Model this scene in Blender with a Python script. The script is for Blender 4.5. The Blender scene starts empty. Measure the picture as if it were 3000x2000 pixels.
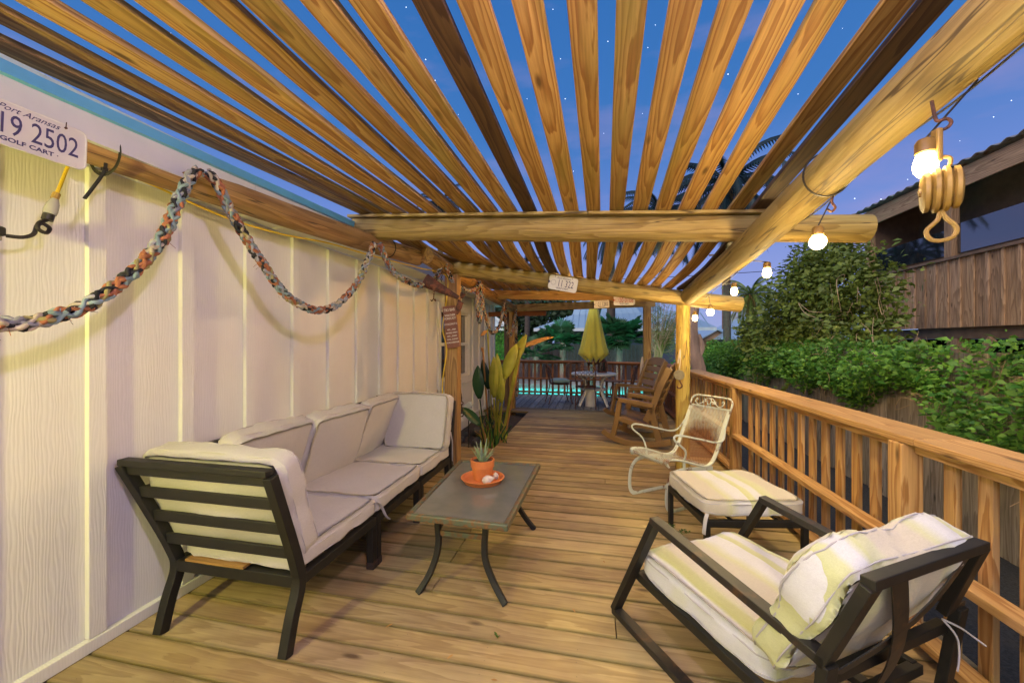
import bpy, bmesh, math, random
from mathutils import Vector as V, Matrix, noise, Euler
random.seed(7)
S = bpy.context.scene
COL = S.collection
R = math.radians
pi = math.pi

# ------------------------------------------------------------------ camera
cam_d = bpy.data.cameras.new("camera"); cam = bpy.data.objects.new("camera", cam_d); COL.objects.link(cam)
cam.location = (0, 0, 1.4); cam.rotation_euler = (R(90), 0, math.atan(243/1150))
cam_d.sensor_width = 36; cam_d.lens = 36*1150/3000; cam_d.clip_end = 600; cam_d.clip_start = .02
S.camera = cam

# ------------------------------------------------------------------ world: dusk sky
W = bpy.data.worlds.new("World"); S.world = W; W.use_nodes = True
def world():
    nt = W.node_tree; nt.nodes.clear(); N = nt.nodes.new; L = nt.links.new
    out = N('ShaderNodeOutputWorld'); bg = N('ShaderNodeBackground')
    tc = N('ShaderNodeTexCoord'); sep = N('ShaderNodeSeparateXYZ'); rp = N('ShaderNodeValToRGB')
    L(tc.outputs['Generated'], sep.inputs[0]); L(sep.outputs[2], rp.inputs[0])
    e = rp.color_ramp.elements
    e[0].position = 0; e[0].color = (.30, .42, .72, 1)
    e[1].position = .85; e[1].color = (.022, .135, .43, 1)
    for p, c in ((.14, (.28, .35, .74)), (.30, (.15, .26, .66)), (.45, (.055, .195, .54))):
        x = e.new(p); x.color = (*c, 1)
    mp = N('ShaderNodeMapping'); mp.inputs['Scale'].default_value = (1.2, 2.6, 5); L(tc.outputs['Generated'], mp.inputs[0])
    no = N('ShaderNodeTexNoise'); no.inputs['Scale'].default_value = 2.1; no.inputs['Detail'].default_value = 5; L(mp.outputs[0], no.inputs[0])
    r2 = N('ShaderNodeValToRGB'); r2.color_ramp.elements[0].position = .52; r2.color_ramp.elements[1].position = .78
    L(no.outputs[0], r2.inputs[0])
    mu = N('ShaderNodeMath'); mu.operation = 'MULTIPLY'; mu.inputs[1].default_value = .40; L(r2.outputs[0], mu.inputs[0])
    mx = N('ShaderNodeMixRGB'); mx.inputs[2].default_value = (.52, .36, .62, 1); L(mu.outputs[0], mx.inputs[0]); L(rp.outputs[0], mx.inputs[1])
    L(mx.outputs[0], bg.inputs[0]); bg.inputs[1].default_value = .95; L(bg.outputs[0], out.inputs[0])
world()
sun_d = bpy.data.lights.new('fill_sun', 'SUN'); sun_d.energy = 3.3; sun_d.angle = R(70); sun_d.color = (1.0, .93, .86)  # soft wide sun added as fill to lift the greenery and far scene
sun = bpy.data.objects.new('fill_sun', sun_d); COL.objects.link(sun); sun.rotation_euler = (R(44), 0, R(-28))
S.view_settings.view_transform = 'Standard'; S.view_settings.look = 'None'
S.view_settings.exposure = .08; S.view_settings.gamma = 1
S.render.engine = 'CYCLES'; S.cycles.use_denoising = True; S.cycles.sample_clamp_indirect = 4; S.cycles.sample_clamp_direct = 14
S.cycles.max_bounces = 6; S.cycles.transparent_max_bounces = 12

# ------------------------------------------------------------------ object helpers
PM = {}
def tag(o, label=None, cat=None, group=None, kind=None):
    if label: o['label'] = label
    if cat: o['category'] = cat
    if group: o['group'] = group
    if kind: o['kind'] = kind
    return o
def thing(name, label, cat, loc=(0, 0, 0), rz=0, group=None):
    o = bpy.data.objects.new(name, None); COL.objects.link(o); o.empty_display_size = .05
    o.location = loc; o.rotation_euler = (0, 0, rz)
    PM[o.name] = Matrix.Translation(loc) @ Matrix.Rotation(rz, 4, 'Z')
    return tag(o, label, cat, group)
def frame_from(d, up=(0, 0, 1)):
    x = V(d).normalized(); u = V(up)
    if abs(x.dot(u)) > .98: u = V((0, 1, 0)) if abs(x.y) < .9 else V((1, 0, 0))
    y = u.cross(x).normalized(); z = x.cross(y)
    return x, y, z
def smooth_path(pts, n=6, closed=False):
    P = [V(p) for p in pts]; out = []; m = len(P); rng = m if closed else m-1
    for i in range(rng):
        if closed: a, b, c, d = P[(i-1) % m], P[i], P[(i+1) % m], P[(i+2) % m]
        else: a, b, c, d = P[max(i-1, 0)], P[i], P[i+1], P[min(i+2, m-1)]
        for k in range(n):
            t = k/n
            out.append(.5*((2*b)+(c-a)*t+(2*a-5*b+4*c-d)*t*t+(3*b-a-3*c+d)*t**3))
    if not closed: out.append(P[-1])
    return out
class MB:
    def __init__(s): s.v = []; s.f = []; s.lc = []; s.rn = []; s.mi = []
    def add(s, vs, fs, lcs, r=None, mi=0):
        b = len(s.v); r = random.random() if r is None else r
        s.v += [tuple(p) for p in vs]; s.lc += [tuple(p) for p in lcs]; s.rn += [r]*len(vs)
        s.f += [tuple(b+i for i in f) for f in fs]; s.mi += [mi]*len(fs)
        return s
    def box(s, c, size, Rm=None, r=None, mi=0, taper=1):
        hx, hy, hz = [q/2 for q in size]; c = V(c)
        ax = max(range(3), key=lambda i: size[i])
        loc = [(sx*hx*(taper if sz > 0 else 1), sy*hy*(taper if sz > 0 else 1), sz*hz) for sz in (-1, 1) for sy in (-1, 1) for sx in (-1, 1)]
        o = [0, 1, 2]; o.remove(ax); o.sort(key=lambda i: -size[i])
        lcs = [(p[ax], p[o[0]], p[o[1]]) for p in loc]
        vs = [(Rm @ V(p) if Rm else V(p))+c for p in loc]
        return s.add(vs, [(0, 2, 3, 1), (4, 5, 7, 6), (0, 1, 5, 4), (2, 6, 7, 3), (0, 4, 6, 2), (1, 3, 7, 5)], lcs, r, mi)
    def bar(s, p0, p1, w, h, up=(0, 0, 1), r=None, mi=0):
        p0, p1 = V(p0), V(p1); d = p1-p0; x, y, z = frame_from(d, up)
        M = Matrix((x, y, z)).transposed()
        return s.box((p0+p1)/2, (d.length, w, h), M, r, mi)
    def tube(s, pts, r, n=8, closed=False, r_=None, mi=0, flat=1.0, up=(0, 0, 1), wob=0):
        P = [V(p) for p in pts]; m = len(P); rr = r if isinstance(r, (list, tuple)) else [r]*m
        vs, lcs, fs = [], [], []; L = 0
        tn = []
        for i in range(m):
            a = P[(i-1) % m] if (closed or i) else P[i]; b = P[(i+1) % m] if (closed or i < m-1) else P[i]
            t = (b-a); tn.append(t.normalized() if t.length > 1e-9 else V((0, 0, 1)))
        x, y, z = frame_from(tn[0], up); Y, Z = y, z
        so = random.random()*50
        for i in range(m):
            if i:
                L += (P[i]-P[i-1]).length
                q = tn[i-1].rotation_difference(tn[i]); Y = q @ Y; Z = q @ Z
            for k in range(n):
                a = 2*pi*k/n; w = 1+(wob*noise.noise(V((L*2+so, math.cos(a)*.8, math.sin(a)*.8))) if wob else 0)
                ca, sa = math.cos(a)*rr[i]*w, math.sin(a)*rr[i]*flat*w
                vs.append(P[i]+Y*ca+Z*sa); lcs.append((L, ca, sa))
        for i in range(m if closed else m-1):
            for k in range(n):
                a, b = i*n+k, i*n+(k+1) % n; c, d = ((i+1) % m)*n+(k+1) % n, ((i+1) % m)*n+k
                fs.append((a, b, c, d))
        if not closed: fs += [tuple(range(n-1, -1, -1)), tuple((m-1)*n+k for k in range(n))]
        return s.add(vs, fs, lcs, r_, mi)
    def lathe(s, prof, c=(0, 0, 0), n=20, M=None, mi=0, sx=1, sy=1, r=None):
        vs, lcs, fs = [], [], []; c = V(c)
        for (q, z) in prof:
            for k in range(n):
                a = 2*pi*k/n; p = V((q*math.cos(a)*sx, q*math.sin(a)*sy, z))
                lcs.append(p); vs.append((M @ p if M else p)+c)
        for i in range(len(prof)-1):
            for k in range(n): fs.append((i*n+k, i*n+(k+1) % n, (i+1)*n+(k+1) % n, (i+1)*n+k))
        fs += [tuple(range(n-1, -1, -1)), tuple((len(prof)-1)*n+k for k in range(n))]
        return s.add(vs, fs, lcs, r, mi)
    def prism(s, poly, t, M=None, c=(0, 0, 0), mi=0, r=None):
        n = len(poly); c = V(c)
        loc = [V((a, b, -t/2)) for a, b in poly]+[V((a, b, t/2)) for a, b in poly]
        fs = [tuple(range(n-1, -1, -1)), tuple(range(n, 2*n))]+[(i, (i+1) % n, n+(i+1) % n, n+i) for i in range(n)]
        return s.add([(M @ p if M else p)+c for p in loc], fs, loc, r, mi)
    def sheet(s, rows, mi=0, r=None, thick=0):
        m, n = len(rows), len(rows[0]); vs = [V(p) for q in rows for p in q]
        fs = [(i*n+k, i*n+k+1, (i+1)*n+k+1, (i+1)*n+k) for i in range(m-1) for k in range(n-1)]
        lcs = [(i*.05, (k-n/2)*.05, 0) for i in range(m) for k in range(n)]
        return s.add(vs, fs, lcs, r, mi)
    def build(s, name, mat, parent=None, bevel=0, smooth=False, w=False, label=None, solid=0, sub=0):
        me = bpy.data.meshes.new(name); o = bpy.data.objects.new(name, me); COL.objects.link(o)
        vs = s.v
        if parent is not None:
            o.parent = parent
            if w:
                Mi = PM[parent.name].inverted(); vs = [tuple(Mi @ V(p)) for p in vs]
            PM[o.name] = PM[parent.name].copy()
        else: PM[o.name] = Matrix.Identity(4)
        me.from_pydata(vs, [], s.f)
        a = me.attributes.new('lc', 'FLOAT_VECTOR', 'POINT'); a.data.foreach_set('vector', [x for p in s.lc for x in p])
        a = me.attributes.new('rnd', 'FLOAT', 'POINT'); a.data.foreach_set('value', s.rn)
        for m in (mat if isinstance(mat, (list, tuple)) else [mat]): me.materials.append(m)
        if any(s.mi): me.polygons.foreach_set('material_index', s.mi)
        if smooth:
            me.polygons.foreach_set('use_smooth', [True]*len(me.polygons))
            if smooth != 2:
                try: me.set_sharp_from_angle(angle=R(40))
                except Exception: pass
        me.update()
        if solid: m = o.modifiers.new('s', 'SOLIDIFY'); m.thickness = solid; m.offset = 0
        if bevel: m = o.modifiers.new('b', 'BEVEL'); m.width = bevel; m.segments = 2; m.limit_method = 'ANGLE'
        if sub: m = o.modifiers.new('u', 'SUBSURF'); m.levels = sub; m.render_levels = sub
        if label: o['label'] = label
        return o
def dup(o, loc=None, rz=None, label=None, parent=None, rx=None):
    c = o.copy(); COL.objects.link(c); c.parent = parent
    if loc is not None: c.location = loc
    if rz is not None: c.rotation_euler.z = rz
    if label: c['label'] = label
    for ch in list(o.children): dup(ch, parent=c)
    return c
def text(body, size, mat, parent, M, name='lettering', shear=0, ext=.0006, align='CENTER', w=False, sx=1, off=0, label=None):
    cu = bpy.data.curves.new(name, 'FONT'); cu.body = body; cu.size = size; cu.align_x = align; cu.align_y = 'CENTER'
    cu.shear = shear; cu.extrude = ext; cu.resolution_u = 3; cu.offset = off; cu.space_line = .82
    t = bpy.data.objects.new(name, cu); COL.objects.link(t)
    dg = bpy.context.evaluated_depsgraph_get(); me = bpy.data.meshes.new_from_object(t.evaluated_get(dg))
    bpy.data.objects.remove(t)
    Ms = Matrix.Diagonal((sx, 1, 1, 1)); MM = M @ Ms
    if w and parent is not None: MM = PM[parent.name].inverted() @ MM
    me.transform(MM); me.materials.clear(); me.materials.append(mat)
    o = bpy.data.objects.new(name, me); COL.objects.link(o); o.parent = parent
    if label: o['label'] = label
    return o
def basis(x, y, z, o):
    M = Matrix.Identity(4)
    for i, a in enumerate((V(x).normalized(), V(y).normalized(), V(z).normalized())):
        for j in range(3): M[j][i] = a[j]
    M.translation = V(o); return M

# ------------------------------------------------------------------ materials
def mat(name, col=(.5, .5, .5), rough=.6, metal=0, spec=.5):
    m = bpy.data.materials.new(name); m.use_nodes = True; b = m.node_tree.nodes['Principled BSDF']
    b.inputs['Base Color'].default_value = (*col, 1); b.inputs['Roughness'].default_value = rough
    b.inputs['Metallic'].default_value = metal; b.inputs['Specular IOR Level'].default_value = spec
    return m, m.node_tree, b
def lcnode(nt, scale, obj=False, k=(37, 11, 23)):
    N, L = nt.nodes.new, nt.links.new
    at = N('ShaderNodeAttribute'); at.attribute_name = 'lc'; rn = N('ShaderNodeAttribute'); rn.attribute_name = 'rnd'
    if obj: at = N('ShaderNodeTexCoord')
    sc = N('ShaderNodeVectorMath'); sc.operation = 'SCALE'; sc.inputs[0].default_value = k; L(rn.outputs['Fac'], sc.inputs['Scale'])
    ad = N('ShaderNodeVectorMath'); L(at.outputs['Object' if obj else 'Vector'], ad.inputs[0]); L(sc.outputs[0], ad.inputs[1])
    mu = N('ShaderNodeVectorMath'); mu.operation = 'MULTIPLY'; mu.inputs[1].default_value = scale; L(ad.outputs[0], mu.inputs[0])
    return mu.outputs[0], rn.outputs['Fac']
def noi(nt, vec, scale=1, detail=4, rough=.55, dist=0):
    n = nt.nodes.new('ShaderNodeTexNoise'); n.inputs['Scale'].default_value = scale; n.inputs['Detail'].default_value = detail
    n.inputs['Roughness'].default_value = rough; n.inputs['Distortion'].default_value = dist
    if vec is not None: nt.links.new(vec, n.inputs['Vector'])
    return n.outputs[0]
def ramp(nt, fac, stops):
    r = nt.nodes.new('ShaderNodeValToRGB'); e = r.color_ramp.elements
    e[0].position, e[0].color = stops[0][0], (*stops[0][1], 1); e[1].position, e[1].color = stops[-1][0], (*stops[-1][1], 1)
    for p, c in stops[1:-1]: x = e.new(p); x.color = (*c, 1)
    nt.links.new(fac, r.inputs[0]); return r.outputs[0]
def mix(nt, fac, a, b, mode='MIX'):
    m = nt.nodes.new('ShaderNodeMixRGB'); m.blend_type = mode
    for i, x in enumerate((fac, a, b)):
        if hasattr(x, 'is_output') or isinstance(x, bpy.types.NodeSocket): nt.links.new(x, m.inputs[i])
        elif isinstance(x, (int, float)): m.inputs[i].default_value = x if i == 0 else (x, x, x, 1)
        else: m.inputs[i].default_value = (*x, 1)
    return m.outputs[0]
def bump(nt, b, h, strength=.3, dist=.01):
    n = nt.nodes.new('ShaderNodeBump'); n.inputs['Strength'].default_value = strength; n.inputs['Distance'].default_value = dist
    nt.links.new(h, n.inputs['Height']); nt.links.new(n.outputs[0], b.inputs['Normal'])
def wood(name, light, dark, deep, rough=.62, wave=22, var=.35, grain=.5, bmp=.25, stain=None, stain_amt=.0, knots=True, big=None, edge=None, crack=0):
    m, nt, b = mat(name, light, rough, spec=.3); N, L = nt.nodes.new, nt.links.new
    v, rn = lcnode(nt, (1, 1, 1)); at = N('ShaderNodeAttribute'); at.attribute_name = 'lc'
    def mt(op, *a):
        x = N('ShaderNodeMath'); x.operation = op
        for i, q in enumerate(a):
            if isinstance(q, (int, float)): x.inputs[i].default_value = q
            else: L(q, x.inputs[i])
        return x.outputs[0]
    sp = N('ShaderNodeSeparateXYZ'); L(at.outputs['Vector'], sp.inputs[0])
    vn, _ = lcnode(nt, (1.0, 7, 7)); n0 = noi(nt, vn, 1, 2, .5); vm, _ = lcnode(nt, (4, 34, 34)); n9 = noi(nt, vm, 1, 3, .5)
    yo = mt('ADD', mt('ADD', sp.outputs[1], mt('MULTIPLY', mt('SUBTRACT', mt('FRACT', mt('MULTIPLY', rn, 17.3)), .5), .05)), mt('MULTIPLY', sp.outputs[2], .7))
    u = mt('ADD', mt('ADD', mt('MULTIPLY', mt('MULTIPLY', yo, yo), wave*26), mt('MULTIPLY', sp.outputs[0], 1.6)), mt('ADD', mt('MULTIPLY', n0, 5.5), mt('MULTIPLY', n9, .9)))
    wvf = mt('FRACT', u)
    g = ramp(nt, wvf, [(0, light), (.45, tuple(.7*a+.3*c for a, c in zip(light, dark))), (.80, dark), (.93, dark), (1, light)])
    v2, _ = lcnode(nt, (3, 90, 90)); fib = noi(nt, v2, 1, 4, .6)
    f2 = ramp(nt, fib, [(.3, (1-grain*.5,)*3), (.7, (1.12,)*3)])
    g = mix(nt, 1, g, f2, 'MULTIPLY')
    v3, _ = lcnode(nt, (1.1, 7, 7)); bl = noi(nt, v3, 1, 3)
    g = mix(nt, ramp(nt, bl, [(.42, (0, 0, 0)), (.72, (1, 1, 1))]), g, mix(nt, .5, g, deep), 'MIX')
    if knots:
        v4, _ = lcnode(nt, (2.2, 7, 7)); vo = N('ShaderNodeTexVoronoi'); vo.inputs['Scale'].default_value = 1.0; L(v4, vo.inputs['Vector'])
        g = mix(nt, ramp(nt, vo.outputs['Distance'], [(.05, (1, 1, 1)), (.13, (0, 0, 0))]), g, tuple(.45*c for c in deep))
    sc = N('ShaderNodeMath'); sc.operation = 'MULTIPLY_ADD'; sc.inputs[1].default_value = var; sc.inputs[2].default_value = 1-var*.55; L(rn, sc.inputs[0])
    cc = N('ShaderNodeCombineColor'); [L(sc.outputs[0], cc.inputs[i]) for i in range(3)]
    g = mix(nt, 1, g, cc.outputs[0], 'MULTIPLY')
    if stain:
        v5, _ = lcnode(nt, (.8, 5, 5), k=(5, 91, 17)); st = noi(nt, v5, 1, 5, .6)
        g = mix(nt, ramp(nt, st, [(.5, (0, 0, 0)), (.75, (stain_amt,)*3)]), g, stain)
    hs = N('ShaderNodeMath'); hs.operation = 'FRACT'; hs2 = N('ShaderNodeMath'); hs2.operation = 'MULTIPLY'; hs2.inputs[1].default_value = 7.7; L(rn, hs2.inputs[0]); L(hs2.outputs[0], hs.inputs[0])
    g = mix(nt, hs.outputs[0], g, mix(nt, 1, g, (.90, .86, .72), 'MULTIPLY'))
    if crack:
        vc, _ = lcnode(nt, (.55, 10, 10), k=(71, 3, 9)); nc = noi(nt, vc, 1, 3, .5)
        g = mix(nt, ramp(nt, mt('ABSOLUTE', mt('SUBTRACT', nc, .52)), [(.003, (.85,)*3), (.010, (0, 0, 0))]), g, (.035, .022, .012))
    if edge:
        ab = mt('ABSOLUTE', mt('ADD', sp.outputs[1], mt('MULTIPLY', mt('SUBTRACT', n9, .5), .010)))
        g = mix(nt, ramp(nt, mt('MULTIPLY', ab, 10.0), [(.54, (0, 0, 0)), (.66, (.5,)*3)]), g, edge)
    if big:
        ob = N('ShaderNodeTexCoord').outputs['Object']; nb = noi(nt, ob, .9, 5, .6)
        g = mix(nt, 1, g, ramp(nt, nb, [(.36, big[1]), (.58, big[0])]), 'MULTIPLY')
    L(g, b.inputs['Base Color'])
    hh = mix(nt, .5, wvf, fib)
    bump(nt, b, hh, bmp*(1.6 if bmp > .45 else 1), .004 if bmp < .45 else .012)
    return m
def rusty(name, base, rust, amt=.5, rough=.6, scale=18, bmp=.3):
    m, nt, b = mat(name, base, rough); v = nt.nodes.new('ShaderNodeTexCoord').outputs['Object']
    n = noi(nt, v, scale, 6, .65); nt.links.new(mix(nt, ramp(nt, n, [(.6-amt*.3, (0, 0, 0)), (.72-amt*.3, (1, 1, 1))]), base, mix(nt, noi(nt, v, scale*3, 2), rust, tuple(c*.4 for c in rust))), b.inputs['Base Color'])
    bump(nt, b, n, bmp, .004); return m
def fabric(name, c, c2, weave=900, light_stripes=None, rough=.9):
    m, nt, b = mat(name, c, rough, spec=.2); tc = nt.nodes.new('ShaderNodeTexCoord').outputs['Object']
    n1 = noi(nt, tc, 7, 5, .6); mp = nt.nodes.new('ShaderNodeVectorMath'); mp.operation = 'MULTIPLY'; mp.inputs[1].default_value = (1, .12, 1); nt.links.new(tc, mp.inputs[0])
    n2 = noi(nt, mp.outputs[0], weave*.45, 2, .7); mp2 = nt.nodes.new('ShaderNodeVectorMath'); mp2.operation = 'MULTIPLY'; mp2.inputs[1].default_value = (.12, 1, .6); nt.links.new(tc, mp2.inputs[0])
    n3 = noi(nt, mp2.outputs[0], weave*.45, 2, .7)
    g = mix(nt, n1, c, c2)
    if light_stripes:
        sp = nt.nodes.new('ShaderNodeSeparateXYZ'); nt.links.new(tc, sp.inputs[0])
        w = noi(nt, tc, 3, 2); ad = nt.nodes.new('ShaderNodeMath'); ad.operation = 'MULTIPLY_ADD'; ad.inputs[1].default_value = .06; nt.links.new(w, ad.inputs[0]); nt.links.new(sp.outputs[0], ad.inputs[2])
        mo = nt.nodes.new('ShaderNodeMath'); mo.operation = 'FRACT'; m2 = nt.nodes.new('ShaderNodeMath'); m2.operation = 'MULTIPLY'; m2.inputs[1].default_value = 1.9
        nt.links.new(ad.outputs[0], m2.inputs[0]); nt.links.new(m2.outputs[0], mo.inputs[0])
        g = mix(nt, .72, g, ramp(nt, mo.outputs[0], light_stripes))
    wv = mix(nt, .5, n2, n3); g = mix(nt, 1, g, ramp(nt, wv, [(.3, (.86,)*3), (.7, (1.06,)*3)]), 'MULTIPLY')
    nt.links.new(g, b.inputs['Base Color']); bump(nt, b, mix(nt, .4, mix(nt, .6, wv, n1), noi(nt, tc, 26, 4, .65, 1.2)), .45, .006)
    b.inputs['Sheen Weight'].default_value = .15
    return m
def noisy(name, c1, c2, scale=6, rough=.6, bmp=.2, metal=0, spec=.5, detail=5, dist=.01, sc3=None):
    m, nt, b = mat(name, c1, rough, metal, spec); v = nt.nodes.new('ShaderNodeTexCoord').outputs['Object']
    if sc3:
        mp = nt.nodes.new('ShaderNodeVectorMath'); mp.operation = 'MULTIPLY'; mp.inputs[1].default_value = sc3; nt.links.new(v, mp.inputs[0]); v = mp.outputs[0]
    n = noi(nt, v, scale, detail, .6); nt.links.new(mix(nt, ramp(nt, n, [(.3, (0, 0, 0)), (.7, (1, 1, 1))]), c1, c2), b.inputs['Base Color'])
    bump(nt, b, n, bmp, dist); return m
def leafmat(name, c1, c2, rough=.5, trans=.35):
    m, nt, b = mat(name, c1, rough, spec=.35); N, L = nt.nodes.new, nt.links.new
    rn = N('ShaderNodeAttribute'); rn.attribute_name = 'rnd'; v = N('ShaderNodeTexCoord').outputs['Object']
    g = mix(nt, rn.outputs['Fac'], c1, c2); g = mix(nt, 1, g, ramp(nt, noi(nt, v, 2.2, 3), [(.3, (.55,)*3), (.7, (1.25,)*3)]), 'MULTIPLY')
    L(g, b.inputs['Base Color']); tr = N('ShaderNodeBsdfTranslucent'); L(g, tr.inputs[0]); ms = N('ShaderNodeMixShader'); ms.inputs[0].default_value = trans
    o = nt.nodes['Material Output']; L(b.outputs[0], ms.inputs[1]); L(tr.outputs[0], ms.inputs[2]); L(ms.outputs[0], o.inputs[0]); return m
def emit(name, c, s):
    m, nt, b = mat(name, c); b.inputs['Emission Color'].default_value = (*c, 1); b.inputs['Emission Strength'].default_value = s; return m

m_slat = wood('slat pine', (.48, .29, .095), (.25, .115, .03), (.22, .11, .03), wave=26, var=.45, grain=.7, bmp=.4, stain=(.17, .17, .03), stain_amt=.6)
m_slatdark = wood('dark slat pine', (.11, .06, .025), (.05, .022, .01), (.04, .02, .01), wave=26)
m_pole = wood('pole timber', (.43, .31, .12), (.29, .19, .065), (.20, .15, .045), wave=4, crack=1, var=.15, grain=.6, bmp=.5, stain=(.22, .20, .06), stain_amt=.55)
m_polebrown = wood('brown pole timber', (.44, .26, .10), (.27, .14, .05), (.16, .10, .035), wave=5, crack=1, var=.15, grain=.6, bmp=.5, stain=(.10, .08, .03), stain_amt=.6)
m_deck = wood('deck boards', (.49, .395, .25), (.365, .28, .17), (.28, .20, .125), rough=.58, wave=5, var=.55, grain=.32, bmp=.3, stain=(.14, .07, .04), stain_amt=.4, big=((1.0, .97, .74), (.66, .58, .58)), edge=(.09, .085, .02))
m_deckgrey = wood('weathered deck boards', (.26, .26, .27), (.16, .16, .17), (.14, .13, .12), wave=6, var=.4, grain=.4, edge=(.05, .05, .05))
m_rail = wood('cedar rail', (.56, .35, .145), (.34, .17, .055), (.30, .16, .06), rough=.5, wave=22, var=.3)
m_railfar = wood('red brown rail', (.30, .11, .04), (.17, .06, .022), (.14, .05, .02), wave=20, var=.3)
m_post = wood('tan post', (.42, .25, .10), (.24, .13, .05), (.2, .11, .04), wave=14, var=.1)
m_ypost = wood('yellow post', (.55, .42, .11), (.36, .24, .06), (.3, .2, .06), wave=5, crack=1, var=.1, bmp=.5)
m_fence = wood('grey fence boards', (.34, .29, .24), (.21, .17, .135), (.09, .08, .06), wave=10, var=.5, grain=.8)
m_barn = wood('weathered siding', (.56, .35, .22), (.34, .20, .12), (.22, .13, .08), wave=9, var=.45, grain=.8)
m_brown = noisy('brown painted wood', (.20, .12, .075), (.12, .07, .04), 5)
m_black = noisy('black powder coat', (.010, .010, .009), (.018, .016, .013), 14, .5, .08, spec=.3)
m_blackrust = rusty('black coat gone rusty', (.016, .014, .012), (.09, .045, .022), .22, .5, 14, .15)
m_white = noisy('white trim', (.72, .70, .66), (.62, .60, .56), 4, .5, .1)
m_rope1 = None
def siding():
    m, nt, b = mat('painted woodgrain siding', (.76, .745, .72), .55, spec=.35); N, L = nt.nodes.new, nt.links.new
    tc = N('ShaderNodeTexCoord').outputs['Object']; sp = N('ShaderNodeSeparateXYZ'); L(tc, sp.inputs[0])
    mp = N('ShaderNodeVectorMath'); mp.operation = 'MULTIPLY'; mp.inputs[1].default_value = (1, 1, .17); L(tc, mp.inputs[0])
    wv = N('ShaderNodeTexWave'); wv.wave_type = 'BANDS'; wv.bands_direction = 'Y'; wv.wave_profile = 'SIN'
    wv.inputs['Scale'].default_value = 27; wv.inputs['Distortion'].default_value = 11; wv.inputs['Detail'].default_value = 2.5; wv.inputs['Detail Scale'].default_value = .8
    L(mp.outputs[0], wv.inputs['Vector'])
    g = mix(nt, 1, (.78, .765, .74), ramp(nt, wv.outputs['Fac'], [(0, (.95,)*3), (.5, (1.0,)*3)]), 'MULTIPLY')
    g = mix(nt, ramp(nt, noi(nt, tc, 1.3, 4), [(.35, (0, 0, 0)), (.8, (.4, .4, .4))]), g, (.50, .46, .42))
    L(g, b.inputs['Base Color']); bump(nt, b, wv.outputs['Fac'], .13, .004); return m
m_siding = siding()
m_sofa = fabric('grey beige sofa cloth', (.47, .44, .41), (.54, .505, .47))
m_litstripe = fabric('seat cloth with painted light', (.52, .50, .42), (.58, .56, .50), light_stripes=[(0, (.48, .50, .16)), (.07, (.52, .54, .24)), (.10, (.60, .60, .62)), (.18, (.60, .60, .62)), (.22, (.50, .52, .20)), (.32, (.52, .52, .28)), (.38, (.50, .44, .33)), (.70, (.48, .42, .32)), (.76, (.50, .50, .24)), (.86, (.60, .60, .62)), (1, (.62, .62, .62))])  # stripes of yellow and lilac light put into the cloth colour
m_piping = mat('piping cord', (.40, .38, .38), .9)[0]
m_teal = fabric('teal cushion cloth', (.16, .27, .26), (.22, .33, .30))
m_glass = noisy('frosted table glass', (.115, .118, .105), (.15, .148, .13), 9, .13, .05, spec=.6, sc3=(1, 1, 1))
m_tframe = rusty('green enamel table rim', (.075, .09, .055), (.20, .09, .03), .45, .55, 30, .3)
m_terra = noisy('terracotta', (.62, .19, .05), (.50, .14, .04), 12, .6, .06)
m_shell = noisy('shell', (.66, .56, .50), (.50, .36, .34), 30, .5, .3)
m_soil = noisy('soil', (.035, .025, .018), (.08, .06, .045), 30, .95, .6)
m_rock = noisy('rock', (.10, .095, .08), (.05, .045, .035), 9, .85, .6)
m_aloe = leafmat('aloe skin', (.24, .33, .17), (.34, .42, .25), .45, .15)
m_wiron = rusty('white enamel gone rusty', (.52, .55, .45), (.22, .09, .04), .18, .5, 13, .2)
m_rust = rusty('rusty iron', (.16, .065, .03), (.07, .03, .02), .6, .8, 26, .5)
m_rustred = rusty('red brown rust', (.15, .045, .025), (.07, .025, .018), .6, .75, 22, .5)
m_darkiron = rusty('dark iron', (.03, .024, .02), (.09, .04, .02), .4, .6, 30, .4)
m_brass = noisy('weathered yellow wood block', (.38, .24, .045), (.20, .12, .03), 22, .55, .5)
m_plastic = noisy('brown plastic', (.19, .11, .04), (.15, .085, .03), 5, .36, .03)
m_tablew = noisy('cream table plastic', (.62, .60, .55), (.54, .51, .44), 6, .4, .05)
m_umb = fabric('yellow green canopy', (.52, .47, .06), (.58, .52, .09))
m_cord = mat('yellow cord', (.75, .52, .03), .4)[0]
m_blackcord = mat('black cord', (.015, .013, .012), .5)[0]
m_cream = mat('cream rope', (.52, .42, .32), .9)[0]
m_plate = noisy('plate enamel', (.60, .58, .56), (.54, .52, .50), 6, .35, .05)
m_ink = mat('dark blue ink', (.03, .025, .10), .5)[0]
m_red = mat('red ink', (.35, .04, .03), .5)[0]
m_sign = noisy('red brown sign board', (.22, .085, .06), (.16, .06, .045), 12, .75, .2)
m_signink = mat('cream paint', (.62, .55, .50), .7)[0]
m_leaf = leafmat('hedge leaf', (.045, .16, .018), (.19, .36, .04), .45, .4)
m_leafd = leafmat('dark leaf', (.02, .045, .015), (.05, .08, .028), .5, .25)
m_vine = leafmat('vine leaf', (.05, .14, .02), (.12, .26, .04), .45, .4)
m_ivy = leafmat('ivy tree leaf', (.09, .14, .02), (.22, .26, .045), .45, .35)
m_palm = leafmat('fan palm leaf', (.028, .095, .035), (.065, .165, .06), .4, .25)
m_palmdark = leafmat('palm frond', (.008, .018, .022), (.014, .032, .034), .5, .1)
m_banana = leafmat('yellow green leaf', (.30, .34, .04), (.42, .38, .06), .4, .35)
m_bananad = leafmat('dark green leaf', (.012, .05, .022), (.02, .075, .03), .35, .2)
m_dry = leafmat('dry leaf', (.36, .20, .07), (.46, .24, .07), .7, .3)
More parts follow.
